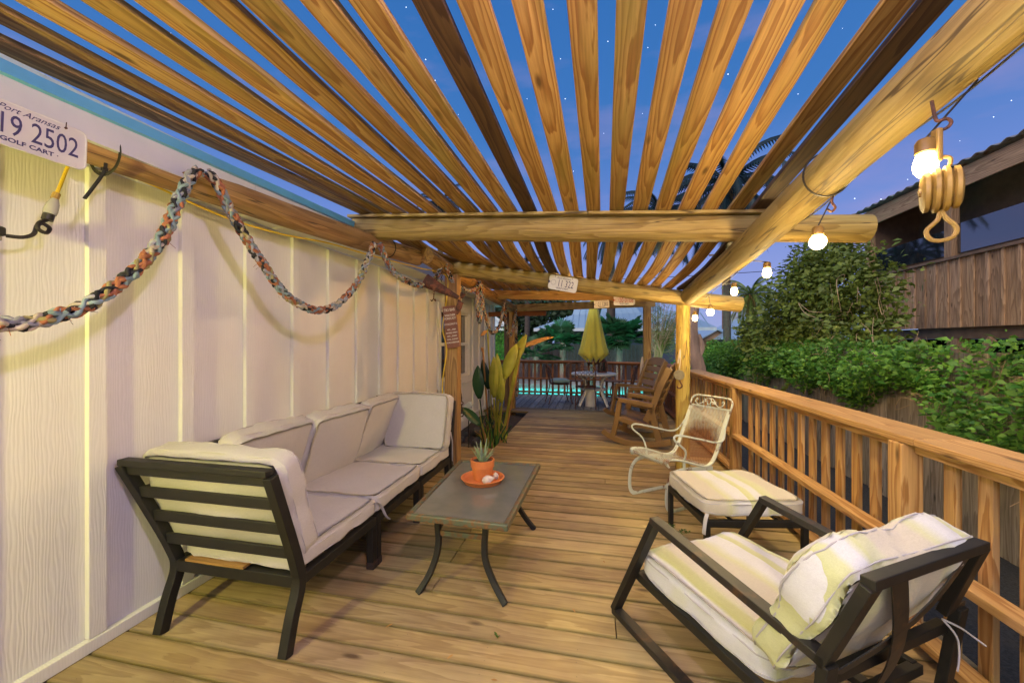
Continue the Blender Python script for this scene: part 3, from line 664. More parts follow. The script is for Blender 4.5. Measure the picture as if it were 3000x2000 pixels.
fr('stretcher', ((-.86, 2.10, .315), (-.61, 2.10, .315), .02, .028), ((-.87, 2.1, .345), (-.92, 2.90, .345), .02, .028), ((-.60, 2.1, .345), (-.58, 2.90, .345), .02, .028), ((-.91, 2.90, .315), (-.59, 2.90, .315), .02, .028), mt=m_tframe, par=ct)
# pot, saucer, shell
px, py, pz = -.755, 2.60, .4405
mb = MB(); mb.lathe([(.02, 0), (.125, 0), (.145, .03), (.15, .032), (.138, .034), (.12, .012), (.02, .010)], (px, py, pz), 32); tag(mb.build('saucer', m_terra, smooth=True), 'orange clay saucer under the aloe pot on the glass table', 'saucer')
pot = thing('flower_pot', 'orange terracotta pot holding a small aloe on the glass table', 'flower pot', (px-.005, py+.01, pz+.0125))
mb = MB(); mb.lathe([(.01, 0), (.058, 0), (.075, .085), (.080, .088), (.083, .135), (.075, .137), (.070, .12), (.01, .118)], n=32); mb.build('pot', m_terra, pot, smooth=True)
mb = MB(); mb.lathe([(.004, .118), (.071, .119), (.068, .124), (.004, .126)], n=20); mb.build('soil', m_soil, pot)
al = thing('aloe', 'spiky pale green aloe growing in the terracotta pot', 'aloe', (px-.005, py+.01, pz+.13))
for i in range(15):
    a = i*2.4+.3; ln = (.16, .13, .10)[i % 3]*(1.1 if i in (3, 7) else 1); lean = (.25, .55, .8)[i % 3]
    P_ = [V((math.cos(a)*(.008+t*ln*lean), math.sin(a)*(.008+t*ln*lean), -.012+ln*t*(1-.25*lean*t))) for t in (0, .15, .35, .6, .82, 1)]
    mb = MB(); mb.tube(smooth_path(P_, 2), [.013*(1-.93*(k/10)**1.5)+.0008 for k in range(11)], 8, flat=.45, r_=i/15); mb.build('leaf', m_dry if i == 11 else m_aloe, al, smooth=True)
mb = MB(); mb.lathe([(.002, -.042), (.02, -.03), (.030, -.005), (.026, .015), (.018, .022), (.014, .033), (.007, .038), (.002, .05)], (0, 0, 0), 16, M=Matrix.Rotation(R(72), 3, 'Y') @ Matrix.Rotation(.4, 3, 'Z')); 
for i, v in enumerate(mb.v): mb.v[i] = tuple(V(v)*(1+.12*noise.noise(V(v)*60)))
o = mb.build('seashell', m_shell, smooth=True); o.location = (px+.062, py-.092, pz+.047); tag(o, 'large pinkish white whelk shell lying in the clay saucer', 'seashell')
mb = MB(); mb.lathe([(.002, -.028), (.014, -.02), (.020, 0), (.014, .014), (.006, .026), (.002, .03)], (0, 0, 0), 12, M=Matrix.Rotation(R(25), 3, 'X')); o = mb.build('seashell', m_shell, smooth=True); o.location = (px+.098, py-.02, pz+.050); tag(o, 'small shell standing on end behind the larger one in the saucer', 'seashell')

# ------------------------------------------------------------------ black armchair (near right) in its own frame: x across, y forward
ac = thing('armchair', 'black metal lounge chair with pale cushions painted with stripes of coloured light, nearest the camera', 'armchair', (.264, 1.849, 0), R(32.3))
def L2(name, *bars, mt=m_black, par=None):
    mb = MB()
    for b_ in bars: mb.bar(*b_[:4], **(b_[4] if len(b_) > 4 else {}))
    return mb.build(name, mt, par or ac, bevel=.003)
UPX = {'up': (1, 0, 0)}
for x in (.0, .68):
    top = (x, .0, .595); foot = (x, .295, .018); rear = (x, -.70, .50); rb = (x, -.66, .018)
    L2('armrest', ((x, .012, .60), (x, -.705, .505), .05, .03), mt=m_blackrust)
    L2('front_leg', ((x, 0, .59), (x, .297, .02), .03, .05, UPX))
    L2('runner', ((x, .30, .0155), (x, -.62, .0155), .05, .03), mt=m_blackrust)
    L2('rear_leg', ((x, -.70, .50), (x, -.635, .02), .03, .05, UPX))
    L2('seat_rail', ((x+(.035 if x == 0 else -.035), .15, .262), (x+(.035 if x == 0 else -.035), -.60, .225), .03, .04))
    L2('back_stile', ((x-(.0 if x == 0 else .05), -.685, .49), (x-(.0 if x == 0 else .15), -.80, .775), .03, .05, UPX))
L2('cross_rail', ((0.02, .15, .262), (.66, .15, .262), .035, .035), ((0.02, -.60, .225), (.66, -.60, .225), .035, .035), ((.02, -.665, .42), (.66, -.665, .42), .03, .035))
L2('back_top_rail', ((-.015, -.80, .785), (.545, -.80, .785), .036, .028))
def strap(p, q, w_=.062, sag=.05, par=ac):
    mb = MB(); P_ = [V(p).lerp(V(q), t/8)-V((0, sag*math.sin(pi*t/8), 0)) for t in range(9)]; d = (V(q)-V(p)).normalized(); side = d.cross(V((0, 1, .3))).normalized()*w_/2
    mb.sheet([[a-side, a+side] for a in P_]); mb.build('strap', m_blackrust, par, solid=.004)
strap((.12, -.80, .775), (.36, -.62, .24), sag=.03); strap((.48, -.80, .775), (.06, -.67, .42), .035, sag=.03)
put_cushion('seat_cushion', ac, (.62, .66, .13), PM[ac.name] @ TR((.34, -.175, .318), rx=3), m_litstripe, 31, puff=.12, ex=12)
put_cushion('back_cushion', ac, (.62, .52, .20), PM[ac.name] @ TR((.285, -.615, .585), rx=117), m_litstripe, 34, puff=.35, ex=7, wr=.03, n=26)
for pp in ([(.60, -.69, .47), (.61, -.72, .43), (.60, -.73, .38), (.59, -.73, .33)], [(.60, -.69, .47), (.63, -.72, .455), (.66, -.74, .43), (.68, -.76, .41)], [(.34, -.68, .22), (.345, -.72, .15), (.335, -.72, .05)]):
    mb = MB(); mb.tube(smooth_path(pp, 4), .006, 6, flat=.5); mb.build('tie', m_piping, ac, smooth=True)

# ottoman
ot = thing('ottoman', 'black metal footstool with a pale cushion painted with stripes of coloured light by the railing', 'ottoman', (.905, 2.93, 0), R(11))
ow = lambda *b_: L2(*b_, par=ot)
for sx in (-1, 1):
    for sy in (-1, 1): L2('leg', ((sx*.295, sy*.285, 0), (sx*.295, sy*.285, .275), .032, .032), par=ot)
L2('seat_frame', ((-.31, -.285, .29), (.31, -.285, .29), .034, .04), ((-.31, .285, .29), (.31, .285, .29), .034, .04), ((-.295, -.268, .29), (-.295, .268, .29), .034, .039), ((.295, -.268, .29), (.295, .268, .29), .034, .039), *[((-.28+.14*k, -.27, .305), (-.28+.14*k, .27, .305), .02, .010) for k in range(5)], par=ot)
put_cushion('cushion', ot, (.64, .62, .13), PM[ot.name] @ TR((0.0, 0.02, .376)), m_litstripe, 41, puff=.2, ex=9)
mb = MB(); mb.tube(smooth_path([(-.30, -.30, .355), (-.32, -.32, .33), (-.335, -.335, .28), (-.335, -.33, .245)], 4), .011, 6, flat=.3); mb.build('tie', m_piping, ot, smooth=True)
# ------------------------------------------------------------------ white spring chair; local x = across (far->near), y = backwards
sc = thing('spring_chair', 'rusty white metal mesh patio chair with scroll back, beside the railing', 'chair', (.34, 3.74, 0), math.atan2(-.8, .6))
prof = [(-.01, .375), (-.03, .40), (-.02, .425), (.03, .43), (.15, .405), (.30, .355), (.42, .325), (.50, .345), (.56, .42), (.62, .54), (.68, .665), (.735, .78)]
PR = smooth_path([(0, a, b_) for a, b_ in prof], 4)
Wc = .43
def m_meshmat():
    m, nt, b = mat('expanded metal mesh', (.5, .52, .42), .5); N, L = nt.nodes.new, nt.links.new
    at = N('ShaderNodeAttribute'); at.attribute_name = 'lc'; sp = N('ShaderNodeSeparateXYZ'); L(at.outputs['Vector'], sp.inputs[0])
    def m2(op, a, c): 
        x = N('ShaderNodeMath'); x.operation = op
        for i, q in enumerate((a, c)):
            if isinstance(q, (int, float)): x.inputs[i].default_value = q
            else: L(q, x.inputs[i])
        return x.outputs[0]
    u = m2('MULTIPLY', sp.outputs[0], 38.); v = m2('MULTIPLY', sp.outputs[1], 62.)
    a = m2('ABSOLUTE', m2('SUBTRACT', m2('FRACT', m2('ADD', u, v), 0), .5), 0); c = m2('ABSOLUTE', m2('SUBTRACT', m2('FRACT', m2('SUBTRACT', u, v), 0), .5), 0)
    hole = m2('MULTIPLY', m2('LESS_THAN', a, .345), m2('LESS_THAN', c, .345))
    tc = N('ShaderNodeTexCoord').outputs['Object']; mp = N('ShaderNodeVectorMath'); mp.operation = 'DISTANCE'; mp.inputs[1].default_value = (.22, .56, .44); L(tc, mp.inputs[0])
    ds = m2('SUBTRACT', mp.outputs['Value'], m2('MULTIPLY', noi(nt, tc, 9, 4), .2))
    col = mix(nt, ramp(nt, ds, [(.07, (1, 1, 1)), (.17, (0, 0, 0))]), mix(nt, ramp(nt, noi(nt, tc, 14, 5), [(.58, (0, 0, 0)), (.7, (1, 1, 1))]), (.50, .52, .42), (.26, .12, .06)), (.16, .055, .02))
    L(col, b.inputs['Base Color']); tr = N('ShaderNodeBsdfTransparent'); ms = N('ShaderNodeMixShader'); o = nt.nodes['Material Output']
    L(hole, ms.inputs[0]); L(b.outputs[0], ms.inputs[1]); L(tr.outputs[0], ms.inputs[2]); L(ms.outputs[0], o.inputs[0]); return m
m_mesh = m_meshmat()
mb = MB(); rows = []; lcs = []; Ls = 0
for i, p in enumerate(PR):
    if i: Ls += (p-PR[i-1]).length
    rows.append([(.03+(Wc-.06)*k/6, p.y, p.z) for k in range(7)]); lcs += [(Ls, .37*k/6, 0) for k in range(7)]
mb.sheet(rows); mb.lc = lcs; mb.build('mesh_seat', m_mesh, sc, smooth=2)
for x in (0, Wc):
    mb = MB(); mb.tube([(x, p.y, p.z) for p in PR], .0085, 8); mb.build('side_rail', m_wiron, sc, smooth=True)
    xx = x+(.018 if x == 0 else -.018); mb = MB(); mb.tube([(xx, p.y, p.z) for p in PR], .012, 4, flat=.3); mb.build('mesh_border', m_wiron, sc, smooth=True)
    xo = x-.03 if x == 0 else x+.03
    mb = MB(); mb.tube(smooth_path([(x, .16, .41), (xo, .14, .50), (xo, .02, .60), (xo, .06, .635), (xo, .30, .58), (xo, .50, .53), (xo, .60, .545), (x, .665, .64)], 6), .009, 8, flat=.8); mb.build('arm', m_wiron, sc, smooth=True)
    mb = MB(); mb.tube(smooth_path([(x, .50, .30), (x, .34, .315), (x, .10, .33), (x, .0, .28), (x, -.035, .18), (x, -.03, .06), (x, .03, .012), (x, .15, .010), (x, .45, .012)], 6), .019, 6, flat=.22, up=(1, 0, 0)); mb.build('spring_leg', m_wiron, sc, smooth=True)
    mb = MB(); mb.bar((x, .16, .405), (x, .16, .32), .012, .02); mb.build('bracket', m_wiron, sc)
mb = MB(); mb.tube(smooth_path([(0, .735, .78), (.0, .76, .84), (.03, .778, .87), (.08, .783, .877), (Wc-.08, .783, .877), (Wc-.03, .778, .87), (Wc, .76, .84), (Wc, .735, .78)], 6), .0085, 8); mb.build('top_hoop', m_wiron, sc, smooth=True)
for a_, c_, w_, h_ in (((0, .735, .782), (Wc, .735, .782), .02, .012), ((0, -.02, .40), (Wc, -.02, .40), .012, .012), ((0, .45, .012), (Wc, .45, .012), .03, .008), ((0, .50, .30), (Wc, .50, .30), .012, .02)):
    mb = MB(); mb.bar(a_, c_, w_, h_); mb.build('cross_bar', m_wiron, sc)
mb = MB()
def T3(u, v): return (Wc/2+u, .735+v*.5, .830+v)
for s_ in (-1, 1):
    mb.tube(smooth_path([T3(s_*.0, -.03), T3(s_*-.02, 0), T3(0, .03), T3(s_*.035, .025), T3(s_*.07, -.01), T3(s_*.11, -.032), T3(s_*.145, -.015), T3(s_*.15, .01), T3(s_*.135, .018), T3(s_*.128, .004)], 5), .004, 6)
    for a in range(5):
        an = a*1.256+.3; mb.prism([(0, 0), (.018*math.cos(an-.4), .018*math.sin(an-.4)), (.026*math.cos(an), .026*math.sin(an)), (.018*math.cos(an+.4), .018*math.sin(an+.4))], .004, M=Matrix.Rotation(R(65), 3, 'X'), c=T3(s_*.05, .0))
mb.build('scroll_ornament', m_wiron, sc, smooth=True)

# ------------------------------------------------------------------ rocking chairs: local x across (near->far), y backwards
def rocker(label, loc, rz):
    t = thing('rocking_chair', label, 'rocking chair', loc, rz, 'brown rocking chairs'); Wr = .60
    def bd(name, pts, w_, h, par=None):   # thick plank along a path in the y-z plane
        mb = MB(); P_ = smooth_path(pts, 6); vs, lc, fs = [], [], []
        for i, p in enumerate(P_):
            tt = (P_[min(i+1, len(P_)-1)]-P_[max(i-1, 0)]).normalized(); nn = V((1, 0, 0)).cross(tt)
            for a, b_ in ((-1, -1), (1, -1), (1, 1), (-1, 1)): vs.append(p+V((a*w_/2, 0, 0))+nn*b_*h/2); lc.append((i*.05, a, b_))
        for i in range(len(P_)-1):
            for k in range(4): fs.append((i*4+k, i*4+(k+1) % 4, i*4+4+(k+1) % 4, i*4+4+k))
        fs += [(3, 2, 1, 0), tuple((len(P_)-1)*4+k for k in range(4))]; mb.add(vs, fs, lc); return mb.build(name, m_plastic, par or t, bevel=.010)
    for x in (0, Wr):
        bd('rocker_rail', [(x, -.02, .165), (x, .06, .11), (x, .25, .045), (x, .45, .035), (x, .68, .06), (x, .88, .115)], .055, .08)
        bd('front_leg', [(x, .12, .09), (x, .17, .30), (x, .215, .585)], .06, .07)
        bd('rear_leg', [(x, .74, .07), (x, .68, .30), (x, .62, .55)], .05, .085)
        bd('armrest', [(x, .195, .605), (x, .40, .59), (x, .66, .555)], .085, .06)
        bd('seat_side', [(x, .17, .36), (x, .42, .30), (x, .66, .27)], .045, .07)
        bd('back_stile', [(x, .56, .34), (x, .66, .58), (x, .76, .85), (x, .86, 1.06)], .05, .085)
    mb = MB(); mb.sheet([[(.02+(Wr-.04)*k/4, .17+.09*i, .375-.02*i+.012*math.cos(i)) for k in range(5)] for i in range(6)]); mb.build('seat', m_plastic, t, solid=.03, smooth=True)
    for k, z in enumerate((.42, .55, .67, .79, .91)):
        y = .60+(z-.42)*.40; mb = MB(); h = .095
        mb.prism([(-.28, -h/2), (.28, -h/2), (.28, h/2), (-.28, h/2)], .018, M=Matrix.Rotation(R(68), 3, 'X'), c=(Wr/2, y-.0, z)); mb.build('back_slat', m_plastic, t, bevel=.004)
    mb = MB(); mb.prism([(-.30, -.06), (.30, -.06), (.295, .04), (.20, .075), (.08, .092), (-.08, .092), (-.20, .075), (-.295, .04)], .026, M=Matrix.Rotation(R(68), 3, 'X'), c=(Wr/2, .855, 1.03)); mb.build('crest_rail', m_plastic, t, bevel=.006)
    return t
def yaw_back(b_): return math.atan2(b_[1], b_[0])-pi/2   # local +y -> b
# local x must point away from camera: mirror by choosing origin on the near side
rocker('brown plastic rocking chair in front of the yellow post', (.12+.2, 5.62+.57, 0), yaw_back((.95, -.32)))
rocker('brown plastic rocking chair farther away, behind the first rocker', (.18, 7.42, 0), yaw_back((.85, .30)))

# ------------------------------------------------------------------ patio table, umbrella, lantern, iron chairs
pt = thing('patio_table', 'round cream plastic table with an umbrella through its centre', 'table', (-.03, 8.78, 0))
mb = MB(); mb.lathe([(.02, .665), (.46, .665), (.48, .675), (.485, .70), (.47, .715), (.02, .72)], n=40); mb.build('tabletop', m_tablew, pt, smooth=True)
for a in (45, 135, 225, 315):
    c, s_ = math.cos(R(a)), math.sin(R(a)); mb = MB()
    mb.tube(smooth_path([(c*.40, s_*.40, .66), (c*.30, s_*.30, .60), (c*.235, s_*.235, .45), (c*.26, s_*.26, .28), (c*.42, s_*.42, .02)], 5), .035, 6, flat=.7); mb.build('leg', m_tablew, pt, smooth=True)
mb = MB(); mb.lathe([(.20, .34), (.27, .34), (.27, .385), (.20, .385)], n=24); mb.build('brace', m_tablew, pt, smooth=True)
um = thing('patio_umbrella', 'closed yellow green umbrella standing through the round table', 'umbrella', (-.03, 8.78, 0))
mb = MB(); mb.tube([(0, 0, .02), (0, 0, 2.30)], .019, 12); mb.build('pole', m_post, um, smooth=True)
mb = MB(); n = 40; rows = []
for i in range(15):
    t = i/14; rr = .045+.235*t**.85; z = 2.30-1.22*t
    rows.append([(math.cos(2*pi*k/n)*rr*(1+.20*t*math.cos(8*2*pi*k/n)), math.sin(2*pi*k/n)*rr*(1+.20*t*math.cos(8*2*pi*k/n)), z+(.055*math.cos(8*2*pi*k/n) if i > 12 else 0)*(t)) for k in range(n+1)])
rows.append([(p[0]*.55, p[1]*.55, p[2]-.09) for p in rows[-1]])
mb.sheet(rows); mb.build('canopy', m_umb, um, smooth=2, solid=.004)
mb = MB(); mb.lathe([(.055, 2.27), (.085, 2.22), (.07, 2.30), (.02, 2.34)], n=16); mb.build('vent_cap', m_umb, um, smooth=True)
mb = MB(); 
for k in range(8): a = 2*pi*k/8+.39; mb.tube([(math.cos(a)*.05, math.sin(a)*.05, 2.25), (math.cos(a)*.20, math.sin(a)*.20, 1.12)], .006, 5)
mb.build('ribs', m_post, um)
mb = MB(); mb.lathe([(.01, 0), (.115, 0), (.125, .33), (.12, .345), (.01, .345)], (-.09, 8.66, 0.001), 20); tag(mb.build('bucket', m_tablew, smooth=True), 'stained cream bucket under the round table', 'bucket')
ln = thing('lantern', 'rust red metal lantern with glass panes on the round table', 'lantern', (.155, 8.86, .7205))
mb = MB(); mb.lathe([(.02, 0), (.105, 0), (.105, .03), (.02, .032)], n=8); mb.build('base', m_rustred, ln)
mb = MB()
for k in range(8): a = 2*pi*k/8; mb.tube([(math.cos(a)*.095, math.sin(a)*.095, .03), (math.cos(a)*.095, math.sin(a)*.095, .23)], .007, 5)
mb.build('bars', m_rustred, ln)
mb = MB(); mb.lathe([(.085, .03), (.085, .23)], n=8); mb.build('pane', m_pane, ln)
mb = MB(); mb.lathe([(.02, .228), (.11, .23), (.11, .245), (.05, .30), (.03, .335), (.01, .34)], n=8); mb.build('roof', m_rustred, ln)
mb = MB(); mb.tube(smooth_path([(-.03, 0, .33), (-.035, 0, .37), (0, 0, .40), (.035, 0, .37), (.03, 0, .33)], 5), .005, 6); mb.build('handle', m_rustred, ln, smooth=True)
def ironchair(label, loc, rz, cush=False):
    t = thing('wrought_iron_chair', label, 'chair', loc, rz, 'rusty iron chairs round the patio table')   # local y = forward
    for sx in (-1, 1):
        mb = MB(); mb.tube(smooth_path([(sx*.19, .19, .44), (sx*.20, .23, .30), (sx*.17, .20, .15), (sx*.21, .25, 0.005)], 4), .0115, 6); mb.build('leg', m_rust, t, smooth=True)
        mb = MB(); mb.tube(smooth_path([(sx*.19, -.19, .44), (sx*.20, -.22, .25), (sx*.21, -.30, .005)], 4), .0115, 6); mb.build('leg', m_rust, t, smooth=True)
        mb = MB(); mb.tube(smooth_path([(sx*.19, -.19, .44), (sx*.205, -.23, .62), (sx*.20, -.27, .80), (sx*.15, -.29, .86)], 4), .0115, 6); mb.build('back_stile', m_rust, t, smooth=True)
    mb = MB(); mb.lathe([(.15, .435), (.215, .435), (.22, .45), (.15, .455)], n=24); mb.sheet([[(.19*math.cos(a)*q, .19*math.sin(a)*q, .447) for a in [k*pi/8 for k in range(17)]] for q in (.02, 1)]); mb.build('seat', m_rust, t)
    mb = MB(); mb.tube(smooth_path([(-.15, -.29, .86), (0, -.30, .885), (.15, -.29, .86)], 4), .009, 6)
    mb.tube(smooth_path([(-.2, -.265, .74), (-.1, -.255, .66), (0, -.25, .64), (.1, -.255, .66), (.2, -.265, .74)], 4), .006, 6)
    for u in (-.12, -.045, .045, .12):
        for v in (.72, .80): mb.tube([(u+.035*math.cos(a), -.275, v+.035*math.sin(a)) for a in [k*pi/5 for k in range(10)]], .0045, 5, closed=True)
    mb.tube(smooth_path([(-.03, -.25, .64), (-.02, -.22, .52), (-.04, -.20, .45)], 4), .006, 5); mb.tube(smooth_path([(.03, -.25, .64), (.02, -.22, .52), (.04, -.20, .45)], 4), .006, 5)
    mb.build('back_scrolls', m_rust, t)
    return t
ironchair('rusty scroll backed iron chair at the near side of the patio table', (-.19, 8.50, 0), R(0))
tl = ironchair('rusty iron chair with a teal cushion, left of the patio table', (-.78, 8.95, 0), R(-72))
ironchair('rusty iron chair between the patio table and the farther rocker', (.60, 8.95, 0), R(75))
ironchair('rusty iron chair beyond the patio table, left of the umbrella pole', (-.42, 9.75, 0), R(195))
ironchair('rusty iron chair beyond the patio table, right of the lantern', (.42, 9.78, 0), R(170))
cu_ = cushion(.42, .42, .11, seed=5, puff=.4, ex=5); xform(cu_, TR((-.78, 8.95, .51), rz=-72)); tag(cu_.build('seat_pad', m_teal, smooth=2), 'thick teal seat pad lying on the left iron chair', 'cushion')

# ------------------------------------------------------------------ rope garland
def ropemat():
    m, nt, b = mat('rag rope', (.3, .3, .3), .95, spec=.1); v, rn = lcnode(nt, (1, 1, 1)); N, L = nt.nodes.new, nt.links.new
    sp = N('ShaderNodeSeparateXYZ'); L(v, sp.inputs[0]); v2, _ = lcnode(nt, (9, 60, 60)); n = noi(nt, v2, 1, 3)
    x = N('ShaderNodeMath'); x.operation = 'MULTIPLY'; x.inputs[1].default_value = 11; L(sp.outputs[0], x.inputs[0])
    wn = N('ShaderNodeTexWhiteNoise'); wn.noise_dimensions = '1D'; fl = N('ShaderNodeMath'); fl.operation = 'FLOOR'; L(x.outputs[0], fl.inputs[0]); L(fl.outputs[0], wn.inputs['W'])
    r = N('ShaderNodeValToRGB'); r.color_ramp.interpolation = 'CONSTANT'; e = r.color_ramp.elements
    e[0].position = 0; e[0].color = (.33, .13, .07, 1); e[1].position = .9; e[1].color = (.30, .26, .12, 1)
    for p, c in ((.20, (.20, .27, .30)), (.40, (.03, .03, .035)), (.62, (.42, .36, .29)), (.78, (.27, .27, .31))): q = e.new(p); q.color = (*c, 1)
    L(wn.outputs['Value'], r.inputs[0]); L(mix(nt, 1, r.outputs[0], ramp(nt, n, [(.3, (.55,)*3), (.7, (1.2,)*3)]), 'MULTIPLY'), b.inputs['Base Color']); bump(nt, b, n, .8, .004); return m
m_rope = ropemat()
rope = thing('rope_garland', 'thick multicoloured braided rag rope swagged along the wall side pole', 'rope', (-1.8, 2, 2.1))
R0 = [(-1.94, 0.30, 1.52), (-1.922, 0.787, 1.457), (-1.906, 0.911, 1.456), (-1.899, 0.968, 1.461), (-1.89, 1.04, 1.492), (-1.88, 1.121, 1.538), (-1.864, 1.252, 1.675), (-1.851, 1.359, 1.844), (-1.843, 1.425, 2.038), (-1.836, 1.479, 2.168), (-1.832, 1.512, 2.208)]
R1 = [(-1.828, 1.545, 2.215), (-1.822, 1.596, 2.172), (-1.812, 1.682, 2.025), (-1.794, 1.825, 1.84), (-1.777, 1.961, 1.689), (-1.758, 2.113, 1.613), (-1.742, 2.25, 1.605), (-1.723, 2.402, 1.667), (-1.702, 2.573, 1.826), (-1.684, 2.715, 2.063), (-1.679, 2.756, 2.163)]
R2 = [(-1.67, 2.828, 2.173), (-1.651, 2.985, 1.993), (-1.62, 3.236, 1.928), (-1.594, 3.449, 1.93), (-1.564, 3.69, 2.028), (-1.545, 3.80, 2.197)]
R3 = [(-1.5, 3.82, 2.19), (-1.5, 4.01, 2.053), (-1.5, 4.448, 2.01), (-1.5, 4.792, 2.065), (-1.5, 4.984, 2.182)]
R4 = [(-1.5, 4.945, 2.165), (-1.5, 4.906, 1.876), (-1.49, 4.97, 1.654), (-1.5, 5.06, 1.76), (-1.5, 5.085, 1.892), (-1.5, 5.05, 2.15), (-1.5, 5.085, 2.156), (-1.5, 5.191, 1.902), (-1.5, 5.461, 1.613), (-1.5, 5.733, 1.525), (-1.5, 6.149, 1.674), (-1.5, 6.459, 2.018)]
R5 = [(-1.50, 6.5, 2.06), (-1.55, 6.8, 1.75), (-1.58, 7.15, 1.52), (-1.58, 7.5, 1.60), (-1.60, 7.95, 2.0), (-1.60, 8.0, 1.95), (-1.59, 8.0, 1.0), (-1.59, 8.0, .25)]
def braid(pts, rad, name='swag'):
    P_ = smooth_path(pts, 30); acc = [0]
    for i in range(1, len(P_)): acc.append(acc[-1]+(P_[i]-P_[i-1]).length)
    Ltot = acc[-1]; n = int(Ltot/.0075); Q = []; j = 0
    for i in range(n+1):
        s_ = Ltot*i/n
        while j < len(P_)-2 and acc[j+1] < s_: j += 1
        t = (s_-acc[j])/max(1e-6, acc[j+1]-acc[j]); Q.append(P_[j].lerp(P_[j+1], min(1, t)))
    mb = MB()
    for st in range(8):
        ph = 2*pi*(st//2)/4; hand = 1 if st % 2 else -1; pts_ = []
        for i, p in enumerate(Q):
            t = (Q[min(i+1, n)]-Q[max(i-1, 0)]).normalized(); a, y, z = frame_from(t)
            w = ph+hand*2*pi*i*.0075/(.21)*(.028/rad); rr = rad*(.66+.16*math.sin(w*4+st))
            pts_.append(p+y*math.cos(w)*rr+z*math.sin(w)*rr)
        mb.tube(pts_, [rad*.33*(1+.16*math.sin(i*.6+st)) for i in range(len(pts_))], 7)
    mb.build(name, m_rope, rope, w=True, smooth=2)
for q, r_ in ((R0, .029), (R1, .028), (R2, .028), (R3, .028), (R4, .028), (R5, .03)): braid(q, r_*.88)
mb = MB()
for q in (R0, R1, R2, R4):
    for i in range(26):
        p = V(random.choice(q))+V((random.uniform(-.02, .02), random.uniform(-.05, .05), random.uniform(-.03, .0))); mb.tube([p, p+V((random.uniform(-.02, .03), random.uniform(-.02, .02), random.uniform(-.035, .01)))], .0009, 4)
mb.build('frayed_threads', m_rope, rope, w=True)
# ------------------------------------------------------------------ things hung on the poles
def plate(label, P0, x, y, wd, body, slant=.5, ink=m_ink, icon=m_ink, digits=True, glow=None, port=.16):
    """P0 centre, x and y in-plane axes"""
    x, y = V(x).normalized(), V(y).normalized(); y = (y-x*y.dot(x)).normalized(); z = x.cross(y)
    h = wd*.50; t = thing('licence_plate', label, 'licence plate', tuple(P0)); M = basis(x, y, z, P0); Mr = M.to_3x3()
    r = .08*wd; poly = []
    for cx, cy, a0 in ((wd/2-r, h/2-r, 0), (-wd/2+r, h/2-r, 90), (-wd/2+r, -h/2+r, 180), (wd/2-r, -h/2+r, 270)):
        poly += [(cx+r*math.cos(R(a0+k*22.5)), cy+r*math.sin(R(a0+k*22.5))) for k in range(5)]
    mb = MB(); mb.prism(poly, .0016, M=Mr, c=P0); mb.build('plate', m_plate, t, w=True)
    mb = MB(); mb.tube([V(P0)+Mr @ V((a*.975, b_*.965, .001)) for a, b_ in poly], .0016*wd/.3, 4, closed=True); mb.build('rim', m_plate, t, w=True)
    T = lambda s_, sz, dx, dy, mt, sh=0, off=0, sx=1: text(s_, sz, mt, t, M @ Matrix.Translation((dx, dy, .0014)), shear=sh, off=off, sx=sx, w=True)
    T(body, h*.66, wd*.09, -.004, ink, off=.0, sx=.62)
    T('Port Aransas', h*port*1.15, 0, h*.345, m_ink, sh=.5, sx=1.0)
    T('· GOLF CART ·', h*.135, 0, -h*.35, m_ink, off=.0005, sx=1.15)
    mb = MB(); c = V(P0)+Mr @ V((-wd*.335, 0, .0022)); mb.tube([c+Mr @ V((h*.17*math.cos(a), h*.17*math.sin(a), 0)) for a in [k*pi/10 for k in range(20)]], .0011, 4, closed=True)
    mb.prism([(-.21*h, .0), (-.33*h, .13*h), (-.36*h, 0), (-.33*h, -.13*h)], .001, M=Mr, c=c); mb.build('emblem', icon, t, w=True)
    for sx in (-.3, .3):
        mb = MB(); q = V(P0)+Mr @ V((sx*wd, h*.40, .002)); mb.tube([q, q+V((0, 0, .02))+Mr @ V((0, 0, .004))], .0016, 5); mb.tube([q-Mr @ V((0, 0, .003)), q+Mr @ V((0, 0, .003))], .004, 8); mb.build('nail', m_rust, t, w=True)
    return t
dy = V((.12, 1, -.02)).normalized()
plate('large lilac white licence plate 19 2502 on the wall side pole, nearest the camera', (-1.868, .957, 2.108), (.10, 1, -.03), (0, 0, 1), .296, '19 2502')
plate('off white licence plate 11 322 nailed to the second cross pole', (-.331, 4.175, 2.010), (1, .13, -.185), (0, -.02, 1), .305, '11 322')
plate('small white licence plate 20 0108 with red digits, right of the umbrella top', (.335, 4.75, 1.882), (1, 0, -.01), (0, 0, 1), .24, '20 0108', ink=m_red, icon=m_red)
plate('orange lit licence plate 21 1282 beside the umbrella top', (.10, 6.17, 1.972), (1, 0, .05), (0, 0, 1), .23, '21 1282')

# zip tie, cords, floodlight at left
def cable(name, label, cat, pts, r, m, n=8, group=None, k=6):
    mb = MB(); mb.tube(smooth_path(pts, k), r, n); return tag(mb.build(name, m, smooth=True), label, cat, group)
zt = thing('cable_tie', 'thick black cable tie looped round the wall side pole, its tail hanging down', 'cable tie', (-1.87, 1.21, 2.16))
c0 = V((-2.015, 1.26, 2.187)); mb = MB(); mb.tube([c0+V((math.cos(a)*.083, .0, math.sin(a)*.085)) for a in [k*2*pi/28 for k in range(28)]], .0085, 6, closed=True, flat=.35); mb.build('loop', m_black, zt, w=True, smooth=True)
mb = MB(); mb.tube(smooth_path([(-1.95, 1.222, 2.125), (-1.93, 1.20, 2.07), (-1.91, 1.13, 1.945)], 4), .0065, 5, flat=.4); mb.box((-1.94, 1.212, 2.095), (.012, .018, .012)); mb.build('tail', m_black, zt, w=True)
